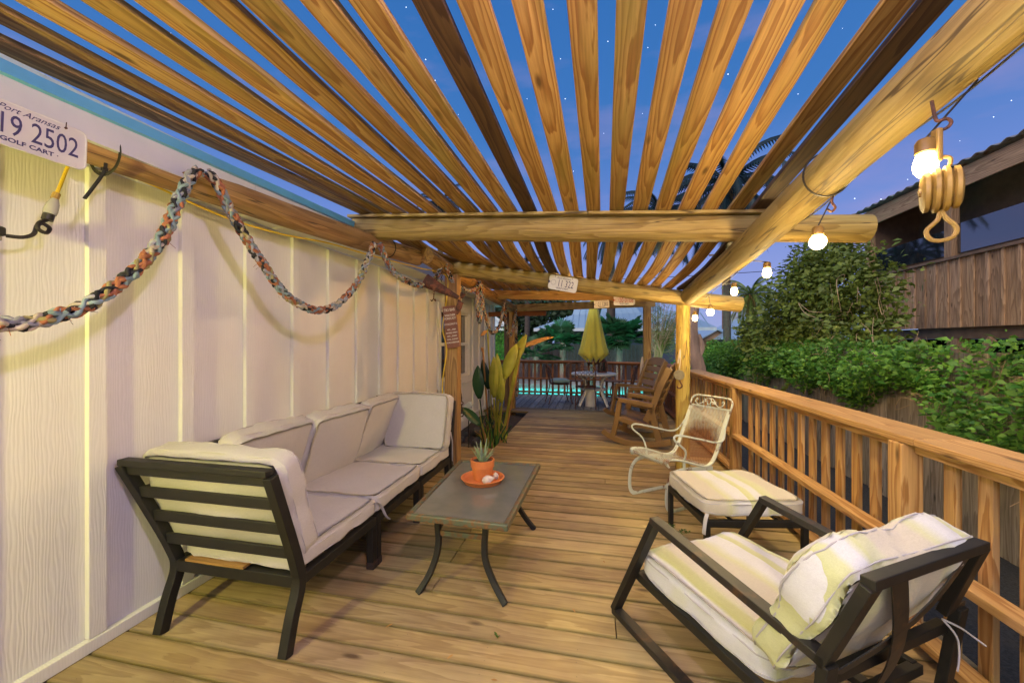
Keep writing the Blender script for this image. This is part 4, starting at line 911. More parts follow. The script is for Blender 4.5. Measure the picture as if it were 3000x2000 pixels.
zt = thing('cable_tie', 'thin black cable tie round the wall side pole between the second and third swags', 'cable tie', (-1.72, 3.1, 2.2)); mb = MB(); c0 = V((-1.77, 3.12, 2.21)); mb.tube([c0+V((math.cos(a)*.081, .0, math.sin(a)*.082)) for a in [k*2*pi/28 for k in range(28)]], .004, 5, closed=True); mb.build('loop', m_black, zt, w=True)
zt = thing('cable_tie', 'black cable tie round the outer pole above the big round bulb', 'cable tie', (1.0, 2.0, 2.1)); mb = MB(); c0 = V((1.0, 1.98, 2.135)); mb.tube([c0+V((math.cos(a)*.093, .0, math.sin(a)*.095)) for a in [k*2*pi/28 for k in range(28)]], .004, 5, closed=True); mb.build('loop', m_blackcord, zt, w=True)
fl_ = thing('extension_cord', 'yellow extension cord with a clear plug hanging from the wall side pole', 'cord', (-2.1, 1.2, 2.0))
mb = MB(); mb.tube(smooth_path([(-2.09, 1.205, 2.16), (-2.09, 1.182, 2.10), (-2.1, 1.168, 2.03), (-2.1, 1.152, 1.975)], 5), .006, 8); mb.build('cord', m_cord, fl_, w=True, smooth=True)
mb = MB(); mb.tube([(-2.1, 1.157, 1.99), (-2.1, 1.149, 1.965)], .012, 10); mb.build('clamp', m_brass, fl_, w=True)
mb = MB(); mb.tube([(-2.1, 1.152, 1.965), (-2.1, 1.146, 1.945), (-2.1, 1.138, 1.915), (-2.1, 1.135, 1.90)], [.011, .018, .021, .019], 12); mb.build('plug', m_plasticclear, fl_, w=True, smooth=True)
fd = thing('floodlight', 'black floodlight with a knotted black lead hung in front of the white wall', 'floodlight', (-2.13, .93, 1.78))
mb = MB(); mb.tube([(-2.1, 1.135, 1.905), (-2.1, 1.128, 1.875)], .017, 10)
mb.tube(smooth_path([(-2.1, 1.128, 1.875), (-2.09, 1.10, 1.855), (-2.085, 1.095, 1.83), (-2.09, 1.12, 1.822), (-2.1, 1.135, 1.845), (-2.11, 1.12, 1.86), (-2.1, 1.10, 1.845), (-2.1, 1.09, 1.81), (-2.1, 1.06, 1.79), (-2.1, 1.02, 1.785)], 6), .007, 8); mb.build('lead', m_blackcord, fd, w=True, smooth=True)
mb = MB(); mb.box((-2.12, .935, 1.795), (.09, .15, .035)); mb.build('housing', m_black, fd, w=True, bevel=.008)
mb = MB(); mb.box((-2.115, .935, 1.768), (.075, .13, .018)); mb.build('lens', m_lens, fd, w=True, bevel=.005)
cable('extension_cord', 'yellow cord running along under the wall side pole and down the tan post', 'cord', [(-2.06, 1.25, 2.17), (-2.08, 1.5, 2.15), (-2.1, 1.9, 2.12), (-2.07, 2.279, 2.125), (-1.98, 2.616, 2.145), (-1.88, 3.0, 2.135), (-1.70, 3.6, 2.125), (-1.575, 3.99, 2.115), (-1.565, 4.008, 1.9), (-1.615, 4.008, 1.55), (-1.57, 4.008, 1.3), (-1.62, 4.01, .9), (-1.60, 4.01, .1)], .006, m_cord)

# string lights on the outer pole
m_bulb = emit('bulb glass', (1.0, .73, .30), 500)
m_bulbw = emit('bright bulb glass', (1.0, .76, .36), 700)
m_socket = noisy('bulb socket', (.20, .11, .02), (.12, .07, .015), 20, .5)
def bulb(label, p, top, big=False, m=None):
    t = thing('light_bulb', label, 'light bulb', p, 0, 'bulbs of the string lights'); s_ = 1.2 if big else 1
    mb = MB(); mb.lathe([(.004, -.040*s_), (.016*s_, -.037*s_), (.026*s_, -.022*s_), (.0275*s_, -.006*s_), (.024*s_, .012*s_), (.019*s_, .026*s_)] if not big else [(.004, -.036), (.018, -.032), (.031, -.016), (.034, .0), (.030, .016), (.019, .028)], n=24); mb.build('glass', m or (m_bulbw if big else m_bulb), t, smooth=True)
    mb = MB(); mb.lathe([(.020, .0265), (.0235, .03), (.0235, .058), (.018, .068), (.006, .072)], n=14); mb.build('socket', m_socket, t, smooth=True)
    mb = MB(); mb.tube([(0, 0, .07), (top[0]-p[0], top[1]-p[1], top[2]-p[2])], .003, 6); mb.build('lead', m_blackcord, t); return t
def at(px, py, d):
    a = (px-1500)/1150; t_ = math.atan(243/1150); return V((-math.sin(t_)*d+math.cos(t_)*a*d, math.cos(t_)*d+math.sin(t_)*a*d, 1.4+(1000-py)/1150*d))
bl = [(2711, 478, 1.14, 'glowing bulb right beside the hanging pulley block', 0), (2396, 708, 1.80, 'brightest glowing bulb, under the first cross pole', 1), (2247, 797, 2.70, 'glowing bulb against the sky just past the first cross pole', 0), (2151, 852, 3.35, 'glowing bulb between the two cross pole ends', 0), (2081, 914, 3.75, 'bright bulb under the end of the second cross pole', 1), (2036, 930, 4.30, 'small bulb close to the yellow post', 0)]
tops = []
for px_, py_, d_, lb, bg in bl:
    p = at(px_, py_, d_); zp = 2.222+(p.y-1.2)*-.111-.062; top = (1.063, p.y, zp); tops.append(top); bulb(lb, tuple(p), top, bool(bg))
# unseen bulbs added behind the camera as fill, extending the string
bh = [((1.0, .15, 2.02), 0), ((.98, -.75, 2.08), 0)]
for i, (p, bg) in enumerate(bh): bulb('added unseen bulb of the string behind the photographer, number %s from the pulley block' % ('one', 'two')[i], p, (p[0], p[1], 2.28), False); tops.insert(0, (p[0], p[1], 2.28))
cable('string_light_cable', 'thin black cable carrying the glowing bulbs along the outer pole', 'cable', [(1.064+.006*math.sin(k*1.7), -.9+k*.26, 2.222+(-.9+k*.26-1.2)*-.111-.062-.008*math.sin(k*2.3)) for k in range(21)], .0035, m_blackcord)
m_warm = emit('unseen yellow bulb', (1.0, .90, .22), 2900); m_lilac = emit('unseen lilac bulb', (.76, .60, 1.0), 2000)
bulb('unseen yellow bulb hanging behind the photographer near the wall', (-1.88, -.2, 1.55), (-1.88, -.2, 2.1), True, m_warm)  # unseen lamp placed to give the yellow light along the wall
bulb('unseen lilac bulb hanging above the photographer at mid deck', (.02, .30, 2.28), (.02, .30, 2.47), True, m_lilac)  # unseen lamp placed for the lilac light and the rope shadows
m_amber = emit('amber bulb glass', (1.0, .50, .12), 1200)
bulb('amber bulb hanging under the far bay of the pergola', tuple(at(1600, 700, 5.6)), (-.6, 5.5, 2.9), True, m_amber) if False else None
bulb('unseen amber bulb tucked behind the second cross pole over the far bay', (-.25, 4.70, 2.07), (-.25, 4.70, 2.13), True, m_amber)  # unseen bulb added for the orange light beyond the cross pole

# pulley block beside the first bulb
pb = thing('pulley_block', 'old yellow lit wooden pulley block hanging from an iron hook', 'pulley block', tuple(at(2755, 555, 1.12)))
c = at(2756, 556, 1.12); Mx = Matrix.Rotation(R(-28), 3, 'Z')
for k, s_ in enumerate((-.030, -.010, .010, .030)):
    mb = MB(); rr = (.052, .056, .056, .052)[k]; mb.lathe([(.004, -.0095), (rr*.84, -.0095), (rr, -.0045), (rr, .0045), (rr*.84, .0095), (.004, .0095)], c+Mx @ V((s_, 0, 0)), 24, M=Mx @ Matrix.Rotation(R(90), 3, 'Y'), sx=1.12); mb.build('cheek', m_brass, pb, w=True, smooth=True)
for k, s_ in enumerate((-.020, 0, .020)):
    mb = MB(); mb.lathe([(.004, -.006), (.044, -.006), (.038, 0), (.044, .006), (.004, .006)], c+Mx @ V((s_, 0, 0)), 20, M=Mx @ Matrix.Rotation(R(90), 3, 'Y')); mb.build('sheave', m_rust, pb, w=True, smooth=True)
mb = MB(); mb.lathe([(.004, -.046), (.012, -.044), (.012, .044), (.004, .046)], c, 10, M=Mx @ Matrix.Rotation(R(90), 3, 'Y')); mb.build('axle', m_brass, pb, w=True)
ex = Mx @ V((1, 0, 0))
def hang(name, pts, r, m=m_brass, closed=False): mb = MB(); mb.tube(smooth_path([c+ex*a+V((0, 0, b_)) for a, b_ in pts], 5, closed), r, 7, closed=closed); mb.build(name, m, pb, w=True, smooth=True)
hang('lower_eye', [(0, -.062), (-.006, -.085), (-.028, -.112), (-.020, -.138), (.004, -.145), (.026, -.135), (.030, -.112), (.012, -.085)], .006, closed=True)
hang('upper_shackle', [(-.024, .06), (-.026, .08), (-.005, .094), (.018, .086), (.018, .065)], .005)
mb = MB(); mb.bar(c+ex*-.008+V((0, 0, .08)), c+ex*-.008+V((0, 0, .175)), .016, .028); mb.build('strop', m_brass, pb, w=True, bevel=.005)
hang('hook', [(-.008, .168), (.012, .172), (.020, .185), (.012, .198), (-.006, .198), (-.012, .215), (-.018, .26)], .0045, m_rust)
# open hook and wire on the outer pole
cable('open_hook', 'open iron hook hanging under the outer pole by the black tie', 'hook', [at(2445, 560, 1.75), at(2437, 590, 1.75), at(2447, 608, 1.75), at(2436, 620, 1.75), at(2424, 613, 1.75)], .005, m_rust)
# yellow post fittings
yp = thing('post_pulley', 'round grey pulley with a hook hung on the yellow post', 'pulley', (.86, 4.37, 1.1))
mb = MB(); q = at(1989, 1098, 4.10); mb.lathe([(.004, -.02), (.05, -.02), (.054, -.012), (.054, .012), (.05, .02), (.004, .02)], q, 20, M=Matrix.Rotation(R(90), 3, 'X')); mb.lathe([(.004, -.03), (.012, -.028), (.004, -.022)], q, 10, M=Matrix.Rotation(R(90), 3, 'X')); mb.build('sheave', noisy('grey metal', (.20, .17, .10), (.10, .08, .05), 20, .5), yp, w=True, smooth=True)
mb = MB(); mb.tube(smooth_path([q+V((0, 0, -.05)), q+V((.02, 0, -.085)), q+V((.03, 0, -.12)), q+V((.0, 0, -.14)), q+V((-.02, 0, -.12))], 5), .008, 6); mb.build('hook', m_rust, yp, w=True, smooth=True)
mb = MB(); mb.tube(smooth_path([q+V((0, 0, .05)), q+V((.01, 0, .12)), q+V((.015, 0.01, .27)), q+V((-.01, 0, .12))], 5), .006, 6); mb.build('rope', m_cream, yp, w=True, smooth=True)
# rope hank on the back post
hk = thing('rope_hank', 'hank of pink cream rope hanging on the back post by the rockers', 'rope', tuple(at(1882, 1070, 7.7)))
for k in range(7):
    q = at(1882, 1070, 7.72); s_ = random.uniform(-.03, .03); mb = MB(); mb.tube(smooth_path([q+V((0, 0, .17)), q+V((s_, -.02, .05)), q+V((s_*1.2-.01, -.03, -.18)), q+V((s_*.5-.03, -.03, -.36+random.uniform(-.06, .08)))], 5), .012, 6); mb.build('strand', m_cream, hk, w=True, smooth=True)

# sign
sg = thing('tiki_sign', 'narrow red brown board lettered TIKI BAR weather forecast on the tan post', 'sign', (-1.5, 3.93, 1.55))
x_ = V((.155, .0, .0)).normalized(); tl_, br_ = V((-1.585, 3.94, 1.775)), V((-1.405, 3.94, 1.345))
dn = V((.052, 0, -.43)).normalized(); ac_ = V((.99, 0, .10)).normalized(); cc_ = V((-1.485, 3.93, 1.555)); ac_ = (ac_-dn*ac_.dot(dn)).normalized(); nn_ = ac_.cross(-dn)
M = basis(ac_, -dn, nn_, cc_); mb = MB(); mb.prism([(-.072, -.222), (.072, -.222), (.072, .222), (-.072, .222)], .02, M=M.to_3x3(), c=cc_); mb.build('board', m_sign, sg, w=True, bevel=.004)
def st(s_, sz, dy_, sx=1, dx=0): text(s_, sz, m_signink, sg, M @ Matrix.Translation((dx, dy_, .0108)), w=True, sx=sx, off=.0006)
st('TIKI BAR', .042, .178, .78); st('WEATHER', .030, .122, .85); st('FORECAST', .032, .088, .85); st('IF COCONUT IS:', .027, .028, .72)
for k, s_ in enumerate(('WET.......RAIN', 'MOVING..WINDY', 'HOT......SUNNY', 'COOL...CLOUDY', 'GONE..HURRICANE')): st(s_, .0215, -.030-.034*k, .75)
# rusty horn, chains and hooks by the tan post
hn = thing('rusty_horn', 'long rusty red cone hung slanting beneath the rope beside the tan post', 'horn', (-1.6, 3.7, 1.95))
a_, b_ = at(1246, 822, 3.75), at(1343, 872, 3.75); d = b_-a_
mb = MB(); mb.tube([a_, a_+d*.05, a_+d*.5, a_+d*.95, b_], [.068, .064, .042, .022, .02], 16); mb.build('cone', m_rustred, hn, w=True, smooth=True)
mb = MB(); mb.tube([b_+V((0, 0, -.02)), b_+V((.02, 0, -.05)), b_+V((.0, 0, -.10)), b_+V((-.015, 0, -.16))], [.008, .03, .03, .008], 10); mb.tube([b_+V((.03, 0, .05)), b_+V((.045, 0, .03)), b_+V((.03, 0, -.01))], [.008, .028, .01], 10); mb.build('float', m_rustred, hn, w=True, smooth=True)
def chain(par, p, q, n, r=.009, m=m_rust, name='chain'):
    mb = MB(); p, q = V(p), V(q); d = (q-p)/n; x, y, z = frame_from(d)
    for i in range(n):
        cc = p+d*(i+.5); w = (y, z)[i % 2]
        mb.tube([cc+x*math.cos(a)*d.length*.68+w*math.sin(a)*r for a in [k*pi/4 for k in range(8)]], r*.28, 5, closed=True)
    return mb.build(name, m, par, w=True, smooth=True)
chain(hn, at(1294, 792, 3.7), at(1293, 826, 3.75), 6, m=m_darkiron)
hh = thing('grab_hook', 'rusty hook on a short chain hanging against the white wall', 'hook', tuple(at(1272, 860, 3.6))); chain(hh, at(1272, 842, 3.6), at(1271, 866, 3.6), 4)
mb = MB(); q = at(1271, 866, 3.6); mb.tube(smooth_path([q, q+V((0, 0, -.03)), q+V((.02, 0, -.05)), q+V((.012, 0, -.03))], 4), .005, 6); mb.tube(smooth_path([q+V((0, 0, -.02)), q+V((-.02, 0, -.05)), q+V((-.03, 0, -.035))], 4), .004, 6); mb.build('hook', m_rust, hh, w=True, smooth=True)
ch = thing('chain_hoist', 'dark rusty shackle and chain hanging in front of the window', 'chain', (-1.45, 4.3, .9))
mb = MB(); mb.tube([at(1346, 1048, 4.4), at(1346, 1110, 4.4)], .010, 6); mb.tube([at(1339, 1046, 4.4), at(1353, 1046, 4.4)], .012, 6); mb.build('rod', m_rust, ch, w=True, smooth=True)
mb = MB(); mb.tube(smooth_path([at(1343, 1112, 4.4), at(1341, 1145, 4.4), at(1338, 1175, 4.4), at(1345, 1184, 4.4), at(1352, 1170, 4.4), at(1349, 1140, 4.4), at(1349, 1112, 4.4)], 4), .008, 6); mb.tube([at(1332, 1165, 4.4), at(1354, 1165, 4.4)], .012, 8); mb.build('shackle', m_darkiron, ch, w=True, smooth=True)
chain(ch, at(1350, 1176, 4.4), at(1351, 1218, 4.4), 5, r=.028, m=m_darkiron)
# solar light in the bed
sl = thing('solar_light', 'small silver solar spotlight staked among the plants by the wall', 'garden light', (-2.0, 5.2, -.1))
q = at(1373, 1187, 5.2); mb = MB(); mb.box(q, (.10, .03, .07), Matrix.Rotation(R(-35), 3, 'Y')); mb.build('panel', noisy('silver plastic', (.5, .55, .5), (.3, .35, .3), 9, .3), sl, w=True, bevel=.005)
mb = MB(); mb.tube([q, (q.x, q.y, -.1)], .008, 6); mb.build('stake', m_black, sl, w=True)

# ------------------------------------------------------------------ plants
def leafblade(mb, base, d, L, wd, up=(0, 0, 1), droop=.3, curl=0, n=7, r=None, fold=.15):
    base, d = V(base), V(d).normalized(); x, y, z = frame_from(d, up); rows = []; p = base.copy(); dd = d.copy(); rr = random.random() if r is None else r
    for i in range(n+1):
        t = i/n; w = wd*math.sin(pi*min(.98, .06+t*.92))**.8; s_ = y*w/2
        q = [p-s_+z*w*fold, p+s_+z*w*fold]; rows.append([q[0], p, q[1]]); dd = (dd-V((0, 0, droop/n*2*t))+y*curl/n).normalized(); p = p+dd*L/n
    mb.sheet(rows, r=rr); return p
bop = thing('bird_of_paradise', 'tall yellow green paddle leaved plant growing through the deck by the wall', 'plant', (-1.48, 5.55, -.1))
bc = V((-1.42, 5.45, -.1))
def stem(p, q, r=.014, m=m_banana, bend=(0, 0, 0)):
    mb = MB(); mb.tube(smooth_path([p, (V(p)+V(q))/2+V(bend), q], 6), r, 7, r_=.6); mb.build('stem', m, bop, w=True, smooth=True)
def bl_(base, d, L, wd, m, **k):
    mb = MB(); leafblade(mb, base, d, L, wd, **k); return mb.build('leaf', m, bop, w=True, smooth=2, solid=.0015)
A3 = lambda x, y, d=5.3: at(x, y, d)
stem(bc+V((.05, 0, 0)), A3(1480, 1105)); bl_(A3(1478, 1110), A3(1508, 1020)-A3(1478, 1110), .50, .17, m_banana, up=(0, -1, .2), droop=.1)
stem(bc+V((.1, 0, 0)), A3(1512, 1062)); bl_(A3(1500, 1075), A3(1532, 1005)-A3(1500, 1075), .48, .16, m_banana, up=(-.3, -1, .2), droop=-.05, curl=0)
bl_(A3(1520, 1022), A3(1606, 985)-A3(1520, 1022), .50, .075, m_dry, up=(0, -1, .5), droop=.25)
stem(bc+V((.12, .02, 0)), A3(1519, 1055), .018, m_banana); stem(bc+V((-.02, .02, 0)), A3(1428, 965), .011, m_banana, (.0, 0, .1)); bl_(A3(1428, 968), A3(1408, 982)-A3(1428, 968), .12, .05, m_dry, up=(0, -1, 0))
stem(bc+V((-.06, .02, 0)), A3(1415, 1030), .013, m_dry); mb = MB(); mb.tube([A3(1416, 1032), A3(1413, 1022), A3(1411, 1016)], [.012, .02, .004], 8); mb.build('bud', m_dry, bop, w=True, smooth=True)
for x, y, L, wd in ((1447, 1165, .56, .13), (1462, 1170, .62, .14), (1470, 1180, .44, .12), (1455, 1150, .5, .11)):
    bl_(A3(x, y), V((random.uniform(-.06, .12), random.uniform(-.1, .1), 1)), L, wd, m_banana, up=(.1, -1, 0), droop=.05); stem(bc+V((random.uniform(-.04, .1), 0, 0)), A3(x, y+4), .014)
stem(bc+V((.14, 0, 0)), A3(1522, 1052), .014, m_dry)
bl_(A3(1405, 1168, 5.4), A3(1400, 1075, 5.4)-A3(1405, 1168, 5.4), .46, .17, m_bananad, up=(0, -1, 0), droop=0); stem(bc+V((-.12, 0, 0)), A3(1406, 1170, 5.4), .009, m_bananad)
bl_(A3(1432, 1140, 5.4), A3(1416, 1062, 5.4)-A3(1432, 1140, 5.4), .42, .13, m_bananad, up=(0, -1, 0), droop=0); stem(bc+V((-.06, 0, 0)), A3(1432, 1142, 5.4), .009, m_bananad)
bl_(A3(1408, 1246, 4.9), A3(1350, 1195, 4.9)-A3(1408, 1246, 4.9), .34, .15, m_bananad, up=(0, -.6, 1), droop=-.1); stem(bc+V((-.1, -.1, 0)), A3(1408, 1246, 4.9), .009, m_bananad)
for k in range(46):
    a = random.uniform(0, 2*pi); q = bc+V((random.uniform(-.16, .2), random.uniform(-.25, .25), 0)); h = random.uniform(.15, .55)
    mb = MB(); mb.tube(smooth_path([q, q+V((random.uniform(-.05, .05), 0, h*.5)), q+V((random.uniform(-.12, .12), random.uniform(-.1, .1), h))], 3), [.016*(1-.1*j) for j in range(7)], 5, flat=.5); mb.build('stalk', random.choice((m_banana, m_bananad, m_vine, m_dry)), bop, w=True, smooth=True)
def scatter_rocks():
    for i in range(14):
        p = V((random.uniform(-2.1, -1.5), random.uniform(5.0, 6.6), -.07)); s_ = random.uniform(.05, .12); bm = bmesh.new(); bmesh.ops.create_icosphere(bm, subdivisions=2, radius=s_)
        for v in bm.verts: v.co *= 1+.35*noise.noise(v.co*9+p); v.co.z *= .7
        me = bpy.data.meshes.new('rock'); bm.to_mesh(me); bm.free(); me.materials.append(m_rock); o = bpy.data.objects.new('rock', me); o.location = p; COL.objects.link(o); tag(o, 'dark rock lying in the planting bed by the wall', 'rock', 'rocks in the planting bed')
scatter_rocks()
def cloud(mb, n, fn, size, flat=.5, up=.4):
    """n diamond leaves; fn() -> (point, outward normal)"""
    for _ in range(n):
        p, nn = fn(); s_ = size*random.choice((.5, .8, 1, 1.2, 1.6))*random.uniform(.8, 1.15); d = (V((random.gauss(0, 1), random.gauss(0, 1), random.gauss(0, .6)))+nn*.8+V((0, 0, -.25))).normalized()
        y = d.cross((nn+V((random.gauss(0, .4), random.gauss(0, .4), up+random.gauss(0, .3)))).normalized()).normalized()*s_*flat*.5; z = V((0, 0, s_*.12))
        mb.add([p, p+d*s_*.45-y+z, p+d*s_, p+d*s_*.45+y+z], [(0, 1, 2), (0, 2, 3)], [(0, 0, 0)]*4)
# weeds and litter on the deck
wd_ = MB()
for k in range(26):
    a = random.uniform(0, 2*pi); q = V((.545, 3.0, 0.004)); rr = random.uniform(.02, .13); p = q+V((math.cos(a)*rr, math.sin(a)*rr*.6, .0)); wd_.tube([q, p+V((0, 0, .02+rr*.25))], .001, 4)
    for j in range(4): t = random.uniform(.4, 1); b0 = q.lerp(p+V((0, 0, .02+rr*.25)), t); leafblade(wd_, b0, (random.uniform(-1, 1), random.uniform(-1, 1), .3), .022, .012, n=3, droop=.2)
tag(wd_.build('weed', m_vine, smooth=2), 'leafy green weed sprouting through the deck beside the ottoman', 'weed')
wd_ = MB(); q = V((-.45, 1.795, .002))
for j in range(7): leafblade(wd_, q+V((0, 0, .006*j*.5)), (random.uniform(-1, 1), random.uniform(-1, 1), .6), .022, .012, n=3, droop=.2)
tag(wd_.build('weed', m_vine, smooth=2), 'tiny green sprout in a deck gap in front of the table', 'weed')
for i, (x, y) in enumerate(((-.42, 1.57), (.06, 2.55), (-.98, 1.78), (.30, 3.3), (-.1, 2.05), (-.62, 1.66), (.15, 4.1), (-.3, 3.9), (.75, 5.0))):
    mb = MB(); leafblade(mb, (x, y, .004), (math.cos(i*2.1), math.sin(i*2.1), .1), random.uniform(.018, .04), .010, n=4, droop=.2); tag(mb.build('fallen_leaf', m_dry, smooth=2), 'small dry brown leaf fallen on the deck boards', 'leaf', 'dry leaves on the deck')
# ------------------------------------------------------------------ neighbour's fence and greenery on the right
FX = 3.35
fe = thing('board_fence', 'grey weathered board fence overgrown with vines along the right side', 'fence', (FX, 6, -.4))
k = 0; y = -3.0
while y < 13 and k < 98:
    w_ = random.uniform(.135, .15); mb = MB(); mb.box((FX+random.uniform(-.006, .006), y, .45+random.uniform(-.02, .01)), (.018, w_, 1.72)); mb.build('board', m_fence, fe, w=True); y += w_+.012; k += 1
mb = MB(); mb.bar((FX+.03, -3, -.05), (FX+.03, 13, -.05), .04, .09); mb.bar((FX+.03, -3, .95), (FX+.03, 13, .95), .04, .09); mb.build('rail', m_fence, fe, w=True)
def hedge():
    mb = MB()
    def f():
        y = random.uniform(-2.0, 12.5); t = random.random()**.75
        top = 1.40+.10*noise.noise(V((y*.9, 0, 0)))+.07*noise.noise(V((y*3, 5, 0)))
        low = (.75 if y > 4.5 else .58 if y > 2.5 else .28)+.42*noise.noise(V((y*1.1, 3, 1)))+.25*noise.noise(V((y*3.1, 9, 1)))
        z = top-(top-low)*t; b_ = .42*math.sin(pi*min(1, .15+.8*(1-t)))*(1+.9*noise.noise(V((y*1.6, z*2.2, 4))))
        s_ = random.uniform(-.4, 1); x = FX-b_*s_ if s_ > 0 else FX+.2*random.random(); return V((x, y, z+random.gauss(0, .03))), V((-1, 0, .4))
    cloud(mb, 46000, f, .050, .62); return mb
tag(hedge().build('vine_hedge', m_leaf, smooth=2), 'bright green vine foliage spilling over the grey board fence', 'vines')
vs_ = thing('dry_vine', 'bare tangled brown stems hanging down through the vines on the fence', 'vine stems', (FX-.1, 5, 0))
for i in range(40):
    y = random.uniform(1.5, 8.5); z = random.uniform(.5, 1.35); p = V((FX-.12-random.random()*.2, y, z)); pts = [p]
    for j in range(4): p = p+V((random.uniform(-.08, .06), random.uniform(-.22, .22), random.uniform(-.22, .12))); pts.append(p)
    mb = MB(); mb.tube(smooth_path(pts, 3), random.uniform(.0015, .0032), 5); mb.build('stem', m_twig, vs_, w=True)
def blob_tree(name, label, base, blobs, n, size, m, trunk, cat='tree', flat=.62, mtr=None, seed=0):
    t = thing(name, label, cat, base); random.seed(seed); mb = MB()
    tot = sum(b_[3]**2 for b_ in blobs)
    for (x, y, z, r) in blobs:
        c = V((x, y, z))
        def f(c=c, r=r):
            d = V((random.gauss(0, 1), random.gauss(0, 1), random.gauss(0, .9))).normalized(); q = .75+.5*noise.noise(d*2.2+c*1.7)+.2*noise.noise(d*6+c)
            return c+d*r*q*(random.uniform(.55, 1.1) if random.random() < .8 else random.uniform(1.0, 1.35)), d
        cloud(mb, int(n*r*r/tot), f, size, flat)
    mb.build('crown', m, t, w=True, smooth=2)
    for pts, r in trunk:
        mb = MB(); P_ = smooth_path(pts, 5); mb.tube(P_, [r*(1-.7*i/len(P_)) for i in range(len(P_))], 7, wob=.2); mb.build('trunk', mtr or m_bark, t, w=True, smooth=True)
    return t
ib = (4.0, 7.6, -.4)
it = blob_tree('ivy_tree', 'tall vine smothered tree rising over the fence with tangled bare stems', ib,
    [(3.9, 7.4, 1.5, .95), (4.0, 7.5, 2.3, .85), (3.6, 8.0, 2.0, .7), (4.1, 7.9, 2.9, .5), (3.5, 8.4, 1.4, .7), (3.7, 7.9, 2.6, .45), (3.7, 7.0, 1.15, .55), (3.3, 9.0, 1.6, .5)], 23000, .075, m_ivy,
    [([(3.9, 7.6, -.4), (3.85, 7.5, .8), (4.0, 7.5, 2.2)], .09)], seed=3)
for i in range(46):
    a = random.uniform(0, 2*pi); p = V((3.85+random.uniform(-.5, .7), 7.0+random.uniform(-.5, .6), random.uniform(.7, 2.0))); pts = [p]
    for j in range(4): p = p+V((random.uniform(-.16, .08), random.uniform(-.25, .2), random.uniform(-.24, .28))); pts.append(p)
    mb = MB(); mb.tube(smooth_path(pts, 3), random.uniform(.002, .006), 5); mb.build('branch', m_twig, it, w=True)
# trunk right behind the yellow post
tt = thing('leaning_tree', 'bare pinkish trunk standing close behind the yellow post', 'tree', (2.15, 9.3, -.4))
for nm, pts, r in (('trunk', [at(2052, 1120, 8.9), at(2040, 1050, 8.9), at(2026, 980, 8.9), at(2035, 900, 8.9), at(2020, 820, 8.9)], .16), ('limb', [at(2030, 1060, 8.85), at(2055, 1020, 8.85), at(2045, 980, 8.85)], .09)):
    mb = MB(); P_ = smooth_path(pts, 6); mb.tube(P_, [r*(1-.5*i/len(P_)) for i in range(len(P_))], 10, wob=.5); mb.build(nm, m_bark, tt, w=True, smooth=True)
blob_tree('garden_bush', 'soft green bush behind the deck railing near the yellow post', (2.9, 10.5, -.4), [(2.9, 10.4, .55, .7), (3.5, 11.2, .6, .8), (2.6, 11.6, .4, .7), (4.2, 11.5, .7, .7)], 9000, .07, m_vine, [([(2.9, 10.5, -.4), (2.9, 10.4, .6)], .04)], 'bush', seed=4)

# neighbour's raised timber house (right)
nh = thing('neighbour_house', 'raised weathered timber house with a screened porch beyond the fence', 'house', (7, 5, 0))
NX = 6.0
mb = MB(); y = .8; k = 0
while y < 10.3:
    gridbox(mb, NX+random.uniform(0, .012), NX+.04, y, y+.235, 1.64, 2.80, r=random.random()); y += .24
mb.build('siding_wall', m_barn, nh, w=True)
y = .8
while y < 10.3 and k < 60: mb = MB(); gridbox(mb, NX-.022, NX-.001, y-.022, y+.022, 1.64, 2.80); mb.build('batten', m_barn, nh, w=True); y += .24; k += 1
mb = MB(); gridbox(mb, NX-.05, NX+.06, .7, 10.35, 2.801, 2.85); mb.build('sill', m_brown, nh, w=True, bevel=.004)
for y in (1.2, 3.15, 5.0, 6.55, 8.2, 10.25): mb = MB(); gridbox(mb, NX-.035, NX+.09, y-.07, y+.07, 2.852, 4.0); mb.build('porch_post', m_barn, nh, w=True, bevel=.005)
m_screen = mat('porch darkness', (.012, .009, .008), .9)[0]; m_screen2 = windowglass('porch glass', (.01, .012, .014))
mb = MB(); gridbox(mb, NX+.9, NX+.95, .8, 10.3, 2.0, 4.4); gridbox(mb, NX+.05, NX+.95, 10.2, 10.25, 2.0, 4.4); mb.build('porch_back_wall', m_brown, nh, w=True)
for a, c, z0, z1 in ((5.09, 6.47, 2.92, 3.40), (3.24, 4.92, 2.95, 3.45), (6.63, 8.1, 2.9, 3.4), (8.28, 10.1, 2.9, 3.35)):
    mb = MB(); gridbox(mb, NX+.035, NX+.045, a, c, z0, z1); f_ = mb.build('window', m_roof if False else m_screen2, nh, w=True)
mb = MB()
for z in [2.95+.065*i for i in range(16)]: gridbox(mb, NX+.02, NX+.05, 1.28, 3.07, z, z+.03)
mb.build('louvre', m_brown, nh, w=True)
mb = MB(); gridbox(mb, NX-.06, NX-.02, .7, 10.4, 3.95, 4.28); mb.build('fascia', m_barn, nh, w=True, bevel=.005)
mb = MB(); rows = []
for i in range(261):
    y = .5+i*.039; zc = .022*math.cos(i*pi/3); rows.append([(NX-.16, y, 4.33+zc), (NX+3, y, 5.1+zc), (NX+6, y, 5.1+zc-.8)])
mb.sheet(rows); mb.build('roof', rusty('corrugated roof', (.20, .19, .20), (.18, .10, .07), .3, .6, 6), nh, w=True, smooth=2, solid=.012)
mb = MB(); gridbox(mb, NX+.1, NX+4, .8, 10.3, 1.45, 1.63); mb.build('floor_frame', m_brown, nh, w=True)
